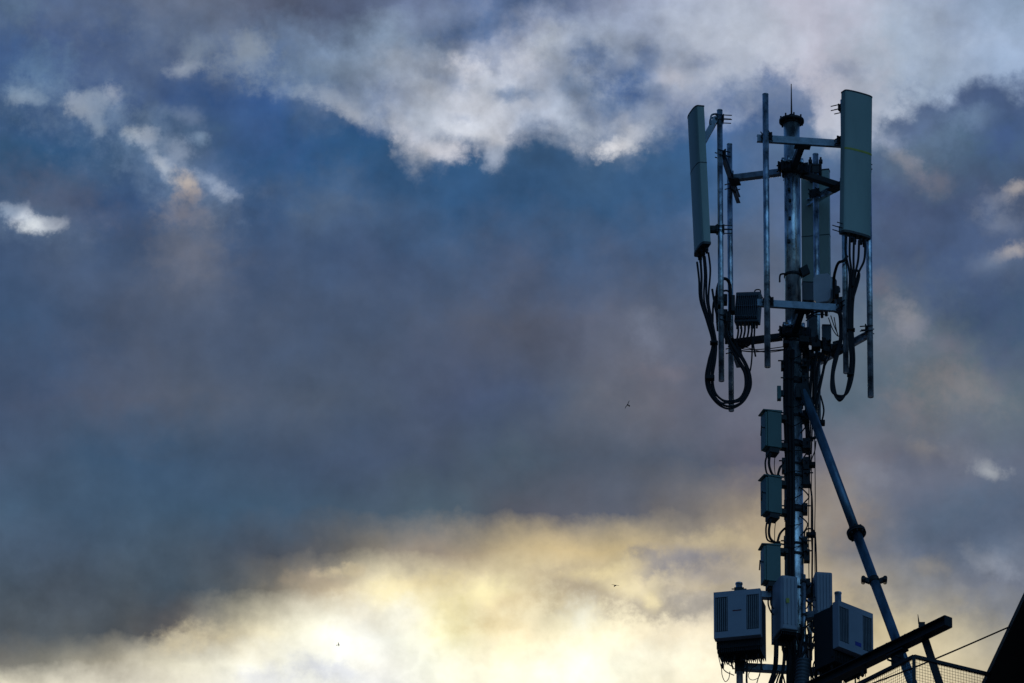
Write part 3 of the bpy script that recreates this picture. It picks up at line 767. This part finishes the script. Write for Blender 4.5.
for zz in (.07, H-.04): b.abox((0, D/2 + .06, zz), .12, .13, .07)
b.abox((0, D/2 + .11, H/2), .09, .035, H*1.15)
b.build('mast_bracket', M_DARKST, c1, world_coords=False)
c2_ = dup(c1); c2_.rotation_euler.z += R(4); c2_.location = P(772.5, 515.5, -.12); c2_['label'] = 'middle grey-green junction box of the three on the left side of the mast'
c3_ = dup(c1); c3_.rotation_euler.z -= R(5); c3_.location = P(772, 584, -.12); c3_['label'] = 'lowest of the three grey-green junction boxes, just above the clustered radio units'
sb = thing('terminal_box', P(779, 399, -.1), 'tiny grey terminal box on the left of the mast above the topmost junction box', 'box')
b = MB(); A, B = V(779, 387, 400, -.1); b.abox(((A.x), A.y, (A.z+B.z)/2), .055, .09, A.z-B.z); b.build('casing', M_CABIN, sb, bevel=.005)
b = MB(); b.abox((A.x+.045, A.y, (A.z+B.z)/2), .05, .05, .08); b.build('bracket', M_DARKST, sb)

# ------------------------------------------------------------------ side brackets with stub pipes for the radios
def sidearm(px, top, bot, dy, armpys, label, r=3.3):
    A, B = V(px, top, bot, dy)
    o = thing('radio_bracket', B, label, 'bracket', 'stub pipes holding the radio units')
    b = MB(); b.tube([B, A], r*U, 16); b.tube([A, A+Z3*.02], r*U*1.12, 16); b.build('pipe', M_GALV, o)
    for py in armpys:
        z = P(px, py, dy).z
        b = MB(); b.bar(Vector((A.x, A.y, z)), Vector((XM, YT, z)), .10, .095); b.build('arm', M_CHAN, o, bevel=.005)
        b = MB(); b.abox((A.x, A.y, z), .13, .12, .15); 
        for q in (-.05, .05): b.tube([Vector((A.x-.1, A.y-.05, z+q)), Vector((A.x+.1, A.y-.05, z+q))], .009, 6)
        b.build('clamp', M_DARKST, o, bevel=.004)
    return o
sidearm(739, 584.5, 683, -.10, (594, 667), 'stub pipe on two arms holding the large radio unit on the left')
sidearm(838, 594, 700, -.18, (612, 668), 'stub pipe standing behind the right-turned radio unit, its capped top showing')
for (px, t, bt, dy, lab) in ((803.5, 575, 720, -.22, 'thin galvanised conduit in front of the mast between the ribbed radio units'),
                             (809.5, 583, 660, .16, 'second thin conduit running down just right of the mast, shorter and further back')):
    A, B = V(px, t, bt, dy); b = MB(); b.tube([B, A], 2.3*U, 14); o = thing('conduit', B, lab, 'conduit'); b.build('tube', M_GALV, o)
    z = A.z - .12
    while z > B.z + .05:
        b = MB(); b.tube([Vector((A.x, A.y, z)), Vector((A.x, A.y, z+random.uniform(.02,.05)))], 2.8*U, 12); b.abox((A.x+random.uniform(-.02,.04), A.y, z+.02), .07, .06, random.uniform(.03,.07)); z -= random.uniform(.22, .5)
        b.build('clip', M_DARKST, o)
A, B = V(803, 660, 720, -.34)
b = MB(); z = A.z; pts_ = []; rr_ = []
while z > B.z:
    for dz, r_ in ((0, .085), (.012, .10), (.03, .10), (.042, .085)):
        pts_.append(Vector((A.x + .02*math.sin(z*5), A.y, z - dz))); rr_.append(r_)
    z -= .05
b.tube(pts_, rr_, 16); o = b.build('corrugated_conduit', M_RRU); tag(o, 'thick corrugated dark hose at the very foot of the mast, under the radio units', 'hose')

# ------------------------------------------------------------------ diagonal brace
BT = P(804, 392, -.12); BE = P(903.6, 660, -1.72)
dB = (BE - BT); tt = (zr - BT.z) / dB.z; BF = BT + dB * tt
br = thing('diagonal_brace', BF, 'long blue-grey tubular brace slanting down right from the mast, with a bolted flange joint', 'brace')
def onb(py):
    lo, hi = 0.0, 1.0
    best = min(((abs(project_y(BT + dB * t) - py), t) for t in [i/400 for i in range(0, 480)]), key=lambda q: q[0])
    return BT + dB * best[1]
def project_y(p):
    q = p - C0; return 341.5 - FPX * q.dot(upv) / q.dot(fw)
db = dB.normalized()
jf = onb(533)
b = MB(); b.tube([BT, jf], 4.6*U, 24); b.tube([jf, BF], 4.9*U, 24); b.build('tube', M_BRACE, br)
b = MB(); b.tube([jf - db*.03, jf - db*.004], 9.6*U, 28); b.tube([jf + db*.004, jf + db*.03], 9.6*U, 28)
s1 = db.orthogonal().normalized(); s2 = db.cross(s1)
for k in range(8):
    a = k*math.pi/4; q = jf + (s1*math.cos(a) + s2*math.sin(a)) * 7.6*U; b.tube([q - db*.065, q + db*.065], .014, 6)
b.build('flange_joint', M_DARKST, br)
jc = onb(581); b = MB(); b.tube([jc - db*.04, jc + db*.04], 5.5*U, 24)
for sx in (-1, 1):
    c_ = jc + Vector((sx*8.5*U, -.02, 0)) + db*.0
    b.box(c_, Vector((.05, 0, .02*sx)), Vector((0, .035, 0)), Vector((0, 0, .03))); b.tube([c_ + Vector((sx*.03, -.08, .0)), c_ + Vector((sx*.03, .08, .0))], .03, 8)
b.build('strap_clamp', M_DARKST, br)
b = MB(); b.bar(BT + Vector((-.02, 0, .12)), BT + db*.45, .06, .12, up=Vector((1,0,0)))
b.box(BT + Vector((-.05, 0, .0)), Vector((.06,0,0)), Vector((0,.05,0)), Vector((0,0,.10))); b.build('head_bracket', M_DARKST, br)
b = MB(); b.abox((BF.x, BF.y, zr+.015), .5, .5, .03); b.build('foot_plate', M_DARKST, br)

# ------------------------------------------------------------------ black beam, post, cage, wire, roof hut
A = P(948, 621.5, -2.6); Bq = PZ(822, 682.5, A.z); dA = (Bq - A).normalized(); Bq = Bq + dA * 1.3
sideA = dA.cross(Z3).normalized()
bm_ = thing('steel_beam', (Bq.x, Bq.y, A.z - .1), 'heavy black steel beam rising to the right across the brace, its cut end standing out', 'beam')
b = MB(); mid = (A + Bq)/2; hl = (Bq - A).length/2
for s in (-1, 1):
    b.box(mid + Z3*s*.064, dA*hl, sideA*.070, Z3*.007)
b.box(mid, dA*hl, sideA*.006, Z3*.057)
b.build('web_and_flanges', M_DARKST, bm_)
b = MB(); b.box(A - dA*.006, dA*.006, sideA*.066, Z3*.071); b.build('end_plate', M_DARKST, bm_)
G = P(901, 643, -1.80)
gp = MB()
gA = A.lerp(Bq, .0)
def onbeam(px):
    t = (P(px, 640, -1.8).x - A.x) / (Bq.x - A.x); return A.lerp(Bq, t)
b = MB()
g0 = onbeam(897)
b.box(g0 - Z3*.16 + sideA*.0, dA*.11, sideA*.012, Z3*.08)
b.box(g0 - Z3*.10, dA*.16, sideA*.06, Z3*.012)
for q in (-.08, .08):
    b.tube([g0 + dA*q - Z3*.2 - sideA*.1, g0 + dA*q - Z3*.2 + sideA*.1], .014, 6)
b.build('gusset_plate', M_DARKST, bm_)
b = MB()
for k in range(6):
    q = onbeam(878 + k*9); b.tube([q + Z3*.06, q + Z3*.115], .018, 6)
b.build('bolts', M_DARKST, bm_)

post_t = onbeam(921) + Vector((0, -.02, .04)); 
pd = P(940, 683, -2.35) - P(921, 627, -2.35)
post_b = post_t + pd * ((zr - post_t.z) / pd.z)
po = thing('leaning_post', post_b, 'black angle-iron post leaning under the beam, with a thin spike on its head', 'post')
b = MB(); off_ = Vector((0, .09, 0)); b.bar(post_t + off_ + Z3*.06, post_b + off_, .10, .012, up=Vector((0,1,0))); 
sdp = (post_b - post_t).normalized(); sv = sdp.cross(Vector((0,1,0))).normalized()
b.bar(post_t + off_ + sv*.05 + Vector((0,.04,.06)), post_b + off_ + sv*.05 + Vector((0,.04,0)), .012, .08, up=Vector((0,1,0)))
b.build('post_angle', M_DARKST, po)
b = MB(); b.abox(tuple(post_t + Vector((-.0, -.0, .06))), .085, .11, .09); b.tube([post_t + Vector((-.035, 0, .1)), post_t + Vector((-.05, 0, .24))], .013, 6, r1=.004)
b.build('post_head', M_DARKST, po)

K = P(914, 656.5, -2.95); zc = K.z
KL = PZ(852, 687.5, zc); KR = PZ(990, 674.8, zc)
KL2 = K + (KL - K) * 1.6
cage = thing('mesh_cage', (K.x, K.y, zr), 'dark wire-mesh railing with a corner post, between the leaning post and the roof slab', 'railing')
b = MB(); b.bar(K, KR, .045, .045); b.build('top_rail', M_DARKST, cage)
b = MB(); b.bar(K, KL2, .045, .045); b.build('top_rail', M_DARKST, cage)
for q in (K, KL2):
    b = MB(); b.bar(q, Vector((q.x, q.y, zr)), .045, .045, up=Vector((0,1,0))); b.build('corner_post', M_DARKST, cage)
def mesh_panel(a, c):
    b = MB(); l = (c - a).length; d = (c - a)/l; step = .042; n = int(l/step)
    h = a.z - zr - .02; r = .0016
    nd = d.cross(Z3)
    for k in range(1, n):
        p = a + d*k*step; b.box(p - Z3*(h/2+.02), d*r, nd*r, Z3*h/2)
    for k in range(1, int(h/step)):
        p = (a + c)/2 - Z3*k*step; b.box(p + nd*.004, d*l/2, nd*r, Z3*r)
    return b
mesh_panel(K, KR).build('wire_mesh', M_DARKST, cage)
mesh_panel(K, KL2).build('wire_mesh', M_DARKST, cage)

# roof hut with a dark overhanging slab at the right
E1 = KR + Vector((.0, .0, 0)); E1 = PZ(987.5, 677, zc); E2 = PZ(1027, 593, zc)
ed = (E1 - E2).normalized(); E0 = E2 - ed * .6; E3 = E1 + ed * 3.0
hut = thing('rooftop_hut', ((E0 + E3) / 2 + Vector((2, 0, 0))) * 1.0, 'dark sloping edge of a rooftop hut filling the bottom right corner', 'hut')
hut.location.z = zr
ins = Vector((-ed.y, ed.x, 0)); 
if ins.x < 0: ins = -ins
b = MB(); b.prism([E0, E3, E3 + ins*3.6, E0 + ins*3.6], Z3*.10); b.build('roof', M_SOFFIT, hut)
b = MB(); q0 = E0 + ed*.5 + ins*.5; q1 = E3 - ed*.3 + ins*.5
b.prism([Vector((p.x, p.y, zr)) for p in (q0, q1, q1 + ins*2.8, q0 + ins*2.8)], Z3*(zc - zr - .002)); b.build('wall', M_CONC, hut)
wa = P(1009.5, 627, (E2 + ed*((P(1009.5,627).x-E2.x)/ed.x)).y - YT if abs(ed.x) > 1e-6 else -2)
w0 = PZ(1010, 627, zc); wb = P(868, 684, -1.2); wdir = wb - w0; wb = w0 + wdir*1.25
b = MB(); b.tube(smooth_path([w0 + Vector((.05,0,.03)), w0.lerp(wb, .5) - Z3*.03, wb], 8), .011, 8); o = b.build('steel_wire', M_DARKST); tag(o, 'thin taut wire running down left from the dark roof edge behind the leaning post', 'wire')

# ------------------------------------------------------------------ cables
def cable(b, pts, r=1.2, jit=0.0, n=8):
    P3 = [P(x + random.gauss(0, .28), y + random.gauss(0, .5), d + random.uniform(-.015, .015)) for (x, y, d) in pts]
    b.tube(smooth_path(P3), r*U, n)
def bundle(label, strands, ties=(), cat='cables', name='cable_bundle', grp='black feeder cables hanging on the mast'):
    lo = min((P(x, y, d) for s in strands for (x, y, d) in s[0]), key=lambda v: v.z)
    root = thing(name, lo, label, cat, grp)
    for pts, r in strands:
        b = MB(); cable(b, pts, r); b.build('cable', M_RUBBER, root)
    for (x, y, d, rx, ry) in ties:
        b = MB(); c_ = P(x, y, d); b.abox(tuple(c_), rx*2*U, .10, ry*2*U); b.build('cable_tie', M_RUBBER, root, bevel=.01)
    return root
# left antenna
st = []
heads = [(697.5, 262), (700, 259), (703, 257), (705, 256), (708, 253)]
for i, (hx, hy) in enumerate(heads):
    o_ = (i - 2)
    d0 = -.6 + .06*i
    k = o_ * 1.75 + random.uniform(-.35, .35)
    st.append(([(hx, hy, d0), (hx + 1.5, hy + 18, d0), (704.5 + k*1.1, 300, -.6), (710 + k*.8, 322, -.6), (714.5 + k*.6, 343, -.58), (712.5 + k, 360, -.58), (709.5 + k*1.0, 377, -.58),
                (712 + k*.9, 391, -.58), (720 + k*.5, 401.5 - k*.7, -.58), (730 , 404 - k*1.0, -.56), (741 - k*.5, 400 - k*.6, -.54), (747.5 - k*.8, 388 - k*.2, -.52),
                (747 - k*.8, 374, -.5), (741 - k*.8, 361 + k*.3, -.48), (733 - k*.5, 349 + k*.4, -.45), (727 - k*.3, 335, -.42), (727 + k*.3, 322 , -.40), (729 + k*.5, 312, -.3)], (1.05, 1.2, .95, 1.15, 1.0)[i]))
bundle('thick bundle of black cables dropping from the slender left antenna into a big round loop', st, [(710, 378, -.6, 4.5, 2.2), (714, 343, -.6, 4, 1.3)])
b_ = P(708, 378, -.62)
st = [([(718, 330, -.42), (717, 300, -.42), (719.5, 284, -.42), (724.5, 279, -.42), (729.5, 284, -.35), (730, 300, -.3), (728, 330, -.3)], 1.7),
      ([(713, 322, -.45), (713, 304, -.45), (717, 294, -.45), (725, 291, -.4), (731, 293, -.3)], 1.0),
      ([(712, 290, -.5), (716, 312, -.5), (721, 326, -.45), (726, 340, -.4)], 1.1),
      ([(733, 338, -.2), (741, 352, -.2), (748, 369, -.2), (751, 370, -.2), (752, 352, -.2), (751.5, 322, -.2)], .8),
      ([(728, 346, -.2), (737, 356, -.25), (741, 352, -.25), (739, 347, -.2)], .8),
      ([(731, 347, .1), (750, 350, .1), (770, 349, .05), (786, 346, 0)], .5),
      ([(731, 349.5, .1), (752, 352, .1), (772, 351, .05), (786, 349, 0)], .7),
      ([(731, 344, .1), (745, 347, .1), (765, 352, .05), (786, 350, 0)], .45)]
for k in range(5):
    x = 737.5 + k*3.6
    st.append(([(x, 322, -.2), (x + .4, 331, -.2), (x - 1.5, 340, -.2), (x - 4, 346, -.1), (733, 349, .0)], 1.0))
st.append(([(755, 322, -.2), (754, 336, -.2), (753, 345, -.2), (755, 356, -.2)], .9))
bundle('tangle of short black jumper cables round and below the slate grey finned radio unit', st)
# connector blobs / dense hardware between the left pipes
cg = thing('mounting_clamp', P(724.5, 345, -.2), 'dark cluster of clamps gripping the two left pipes beside the finned radio unit', 'clamp')
for (x, y, w, h, d) in ((724.5, 300, 3.5, 7, .02), (725, 314, 3.2, 5, .02), (726, 328, 4, 5, .0), (728, 340, 4, 4, 0), (719, 305, 2.2, 3.5, -.5), (733, 305, 2.5, 14, -.1)):
    b = MB(); c_ = P(x, y, d - .2); b.abox(tuple(c_), w*U*1.6, .14, h*U*1.3); b.build('clamp_block', M_DARKST, cg, bevel=.01)

# right antenna
st = []
heads = [(846, 238), (850, 240), (854, 241), (859, 243), (865, 243)]
for i, (hx, hy) in enumerate(heads):
    k = (i - 2) * 1.15
    d0 = -1.0
    st.append(([(hx, hy - 3, d0), (hx - .3, hy + 16, d0), (853.5 + k*1.7, 275, -1.0), (851 + k*1.0, 300, -1.0), (850.5 + k*.8, 325, -1.0), (851.5 + k*.9, 345, -1.0), (852.5 + k*.8, 362, -1.0),
                (850.5 + k*.7, 380, -1.0), (845.5 + k*.4, 394 - k*.3, -1.0), (839 , 398.5 - k*.8, -1.0), (833.5 - k*.6, 391 - k*.2, -.98), (832.5 - k*.5, 375, -.95),
                (836 - k*.5, 358, -.9), (840 - k*.4, 343, -.8), (841 - k*.3, 328, -.7), (840 - k*.5, 314, -.6), (834 - k, 306, -.4)], 1.15))
bundle('thick bundle of black cables dropping from the large right antenna into a long narrow loop', st, [(850, 375, -1.0, 3.0, 1.2), (851, 330, -1.0, 4, 1.0)])
st = [([(834, 300, -.5), (834, 280, -.6), (835, 270, -.8), (839, 264, -1.0), (844, 261, -1.05), (847, 256, -1.05)], 1.5),
      ([(853, 286, -1.05), (853, 276, -1.05), (856, 270, -1.05), (859, 276, -1.0), (853, 300, -1.0)], 1.2),
      ([(829, 312, -.2), (835, 311, -.2), (840, 317, -.25), (842, 330, -.3), (838, 345, -.3), (832, 352, -.2)], .9),
      ([(828, 318, -.2), (833, 330, -.2), (839, 336, -.2), (841, 325, -.2), (838, 314, -.2)], .5),
      ([(831, 316, -.2), (834, 326, -.2), (837, 332, -.2)], .5), ([(834, 318, -.2), (836, 330, -.2), (838, 336, -.2)], .5),
      ([(806, 318, -.1), (815, 312, -.15), (828, 311, -.2), (838, 313, -.3)], 1.0),
      ([(806, 321, -.1), (815, 315, -.15), (828, 315, -.2)], .6)]
for k in range(16):
    x0 = random.uniform(803, 835); x1 = x0 - random.uniform(-3, 10); x1 = max(x1, 803)
    y0 = random.uniform(334, 348)
    st.append(([(x0, y0, random.uniform(-.3, .3)), (x0 - random.uniform(-3, 3), y0 + 14, .0), (x1 + random.uniform(-2, 4), 368 + random.uniform(-6, 6), 0), (min(x1, 815), random.uniform(380, 412), .02)], random.choice((.6, .8, 1.1, 1.4))))
for k in range(5):
    st.append(([(803 + k*2, 352, .1), (804 + k*2.3, 370, .1), (805 + k*2.0, 395, .1), (806 + k*1.5, 425, .1), (807 + k, 455, .1)], random.choice((.5, .7, .9))))
bundle('dense tangle of black jumper cables under the lower frame, right of the mast', st)
cg = thing('mounting_clamp', P(812, 372, 0), 'dark cluster of clamps and lugs where the lower frame meets the mast', 'clamp')
for (x, y, w, h, d) in ((804, 341, 10, 7, -.2), (816, 346, 9, 7, .0), (827, 351, 8, 6, .0), (836, 345, 7, 5, -.2), (821, 357, 7, 4, .1), (811, 355, 6, 8, .1), (806, 372, 4, 8, .1), (840, 303, 6, 6, -.4), (836, 292, 6, 10, -.4), (786, 344, 6, 4, -.1), (790, 352, 7, 4, -.05)):
    b = MB(); c_ = P(x, y, d); b.box(c_, Vector((w*U*.5, 0, random.uniform(-.02, .02))), Vector((0, .07, 0)), Vector((0, 0, h*U*.5))); b.build('clamp_block', M_DARKST, cg, bevel=.008)

# cables strapped down the mast's left side
st = []
for k in range(6):
    x = 785.2 + k*1.45; dx_ = (x + .8 - 794.3) * U; d = -math.sqrt(max(0, RM*RM - dx_*dx_)) - .022 - .012*(k % 2)
    st.append(([(x + random.uniform(-1,1), 350, d), (x - 1 + .3*random.random(), 400, d), (x + .8, 450, d), (x + 1.2, 500, d), (x + .8, 550, d), (x + 1, 600, d), (x + 2, 650, d), (x + 2, 720, d)], 1.5))
bundle('thick run of black cables strapped down the left side of the mast', st)
st = [([(808.5, 455, 0), (808.3, 480, 0), (808.6, 530, 0), (809, 580, 0), (809, 600, 0)], .45),
      ([(811.2, 455, 0), (811.4, 480, 0), (811.2, 530, 0), (811.8, 560, 0), (812, 600, 0)], .45),
      ([(814.5, 420, 0), (814.8, 465, 0), (815.2, 500, 0), (815, 540, 0), (815.5, 600, 0)], .45),
      ([(809, 480, .05), (812, 496, .05), (812.5, 520, .05), (812.5, 560, .05), (812, 600, .05)], .9),
      ([(804, 540, -.05), (805, 531, -.05), (810, 529.5, -.05), (815, 533, 0), (816, 545, 0), (816.3, 575, 0)], .8),
      ([(806, 425, .1), (808, 434, .05), (812, 438, .0), (817, 435, .0), (818, 420, .0)], 1.6),
      ([(816, 440, .0), (815, 452, .0), (811, 460, 0), (810, 470, 0)], .6),
      ([(805, 438, .0), (808, 448, .0), (810, 460, 0), (809, 475, 0)], .8),
      ([(820.5, 395, .1), (823.5, 410, .1), (822, 422, .1), (819.5, 432, .05)], .9)]
bundle('thin black cables hanging free just right of the mast, above the ribbed radio unit', st, [(810.5, 465, 0, 5, 2.2), (811, 535, 0, 5, 2.0), (821, 423, .1, 4, 2.2)])
st = []
for k in range(12):
    x = random.uniform(800, 832); y = random.uniform(616, 640)
    st.append(([(x, y, -.2), (x + random.uniform(-5, 5), y + 12, -.38), (x + random.uniform(-9, 6), y + 26, -.38), (x + random.uniform(-8, 2), y + 44, -.3), (x + random.uniform(-8, 2), 700, -.2)], random.choice((.7, 1.0, 1.4))))
for k in range(7):
    x = random.uniform(797, 806); y = random.uniform(585, 640)
    st.append(([(x, y, -.18), (x + 5, y + random.uniform(2, 6), -.24), (x + 9, y + random.uniform(-4, 4), -.16), (x + 13, y + random.uniform(-2, 8), -.1)], random.choice((.6, .8, 1.0))))
bundle('crowded black cables between the two ribbed radio units at the foot of the mast', st)
st = []
for k in range(9):
    y = 345 + k * 24 + random.uniform(-5, 5)
    st.append(([(799, y, -.1), (803, y + 3, -.12), (806 + random.uniform(0, 3), y + 9, -.05), (804, y + 16, -.04), (801, y + 20, -.08)], random.choice((.5, .7, .9))))
    st.append(([(786, y + 8, -.13), (793, y + 10 + random.uniform(-3, 3), -.165), (802, y + 8, -.1)], .45))
bundle('short black cable ends curling out along the right side of the mast', st)
# loops under the three cabinets
for (yb, lab) in ((455, 'small black cable loops hanging below the topmost junction box'), (521, 'small black cable loops hanging below the middle junction box')):
    st = [([(767.5, yb-2, -.2), (765.8, yb + 8, -.2), (766.5, yb + 17, -.2), (770, yb + 21, -.15), (776, yb + 22, -.1), (784, yb + 23, 0)], .9),
          ([(770.5, yb-2, -.2), (769, yb + 8, -.2), (770.5, yb + 16, -.2), (774, yb + 20, -.15), (780, yb + 21, -.1)], 1.3),
          ([(775.5, yb-1, -.1), (774.5, yb + 10, -.1), (775, yb + 20, -.1)], .4),
          ([(778, yb + 20, -.1), (780, yb + 13, -.1), (784, yb + 8, -.05), (788, yb + 6, 0)], 1.2)]
    bundle(lab, st, grp='cable loops below the junction boxes')
st = [([(768, 597, -.25), (768.5, 606, -.25), (772, 614, -.2), (776, 616, -.2)], .8), ([(770.5, 597, -.25), (771.5, 606, -.25), (776, 612, -.2)], .6),
      ([(776.5, 640, -.3), (776, 660, -.3), (774, 672, -.2), (768, 690, -.2)], 2.4)]
for k in range(6):
    x = 781 + k*3
    st.append(([(x, 636, -.25), (x + random.uniform(-2, 3), 648, -.25), (x + random.uniform(-3, 4), 662, -.2), (x + random.uniform(-5, 3), 690, -.2)], random.choice((.6, .9, 1.1))))
for k in range(4):
    st.append(([(778 + k*2, 672, -.3), (775 + k*2.4, 680, -.3), (770 + k*4, 692, -.3)], .9))
st.append(([(776, 671, -.3), (782, 674, -.3), (785, 682, -.3), (786, 692, -.3)], .8))
bundle('black cables dropping below the yellow-stickered radio unit on the mast', st)
st = [([(718, 655, -.3), (720, 664, -.3), (721.5, 668, -.3), (722, 676, -.3), (725, 681.5, -.3), (728.5, 678, -.3), (730, 672, -.3)], .4),
      ([(722, 668, -.3), (726, 673, -.3), (734, 675, -.2)], .5), ([(725, 656, -.3), (727, 662, -.3), (732, 666, -.2)], .5),
      ([(747, 656, -.3), (747, 668, -.3), (746.5, 680, -.3), (748, 692, -.3)], 1.0), ([(732, 656, -.3), (731.5, 663, -.3), (733, 668, -.3)], .9),
      ([(752, 668, -.2), (748.5, 675, -.3), (750, 679, -.3), (755, 680, -.3), (759, 676, -.3), (760, 668, -.2)], .35),
      ([(762, 656, -.3), (761, 664, -.25), (762, 670, -.25)], 1.0), ([(758, 656, -.3), (757, 664, -.3), (753, 667, -.25)], .4),
      ([(760, 672, -.3), (757, 682, -.3), (755, 692, -.3)], .5)]
bundle('fine black wires dangling under the large left radio unit', st, [(722.5, 666, -.3, 1.6, 1.6)])
st = []
for (x, r) in ((818, .9), (825, 1.1), (846, .6), (849, .9), (857, .8), (862, .35), (842, .7)):
    st.append(([(x, 650, -.1), (x + random.uniform(-1, 1), 662, -.1), (x - random.uniform(0, 3), 674, -.1), (x - random.uniform(1, 5), 695, -.1)], r))
bundle('black cables hanging below the right-turned radio unit, behind the black beam', st)
b = MB(); c_ = P(865.3, 663, -1.4); top = P(865.3, 655, -1.4)
b.tube([Vector((c_.x, c_.y, top.z)), Vector((c_.x, c_.y, c_.z - .2))], .006, 6); 
k_ = P(862.5, 673.5, -1.4); b.tube([k_ - Z3*.05, k_ - Z3*.03, k_ + Z3*.03, k_ + Z3*.05], [.012, .024, .024, .012], 10)
b.tube([Vector((c_.x, c_.y, top.z - .04)), k_ + Z3*.05], .004, 6)
o = b.build('hanging_plug', M_RUBBER); tag(o, 'small black plug dangling on a thin wire below the beam', 'plug')

# ------------------------------------------------------------------ birds
def bird(px, py, dist, span, heading, roll, flap, label):
    c_ = P(px, py, dist); o_ = MB(); s = span/2
    bl_ = span * .55
    pts = [Vector((0, -bl_*.5, 0)), Vector((0, -bl_*.38, .0)), Vector((0, -bl_*.1, 0)), Vector((0, bl_*.25, 0)), Vector((0, bl_*.5, 0))]
    o_.tube(pts, [.01*span*2, .055*span, .075*span, .04*span, .012*span], 10)
    o_.tube([Vector((0, bl_*.42, 0)), Vector((0, bl_*.75, -.01*span))], .05*span, 8, r1=.09*span)
    body = thing('bird', c_, label, 'bird', 'small birds flying far off in the sky', 0)
    body.rotation_euler = (R(roll[0]), R(roll[1]), heading)
    o_.build('body', M_BIRD, body, world_coords=False)
    for sx in (-1, 1):
        w = MB(); th = .012*span
        n = 6
        for k in range(n + 1):
            t = k/n; x = sx*s*t; z = s*flap*(math.sin(t*2.2)); ch = .17*span*(1-t)**.6 + .015*span; y = .10*span*t*t - .03*span
            w.v += [Vector((x, y-ch/2, z+th)), Vector((x, y+ch/2, z+th)), Vector((x, y+ch/2, z-th)), Vector((x, y-ch/2, z-th))]
        for k in range(n):
            a_ = k*4
            for j in range(4): w.quad([a_+j, a_+(j+1)%4, a_+4+(j+1)%4, a_+4+j], True)
        w.quad([0,3,2,1]); w.quad([n*4, n*4+1, n*4+2, n*4+3])
        w.build('wing', M_BIRD, body, world_coords=False)
bird(628, 405, 260, .30, R(-35), (20, -52), .25, 'dark bird banking steeply in front of the grey cloud, highest of the three')
bird(615.5, 585.5, 420, .34, R(20), (15, 0), .12, 'bird gliding with flat outspread wings against the yellow glow')
bird(338.5, 645, 420, .22, R(80), (0, 30), .5, 'tiny bird low in the left part of the bright sky, wings raised')
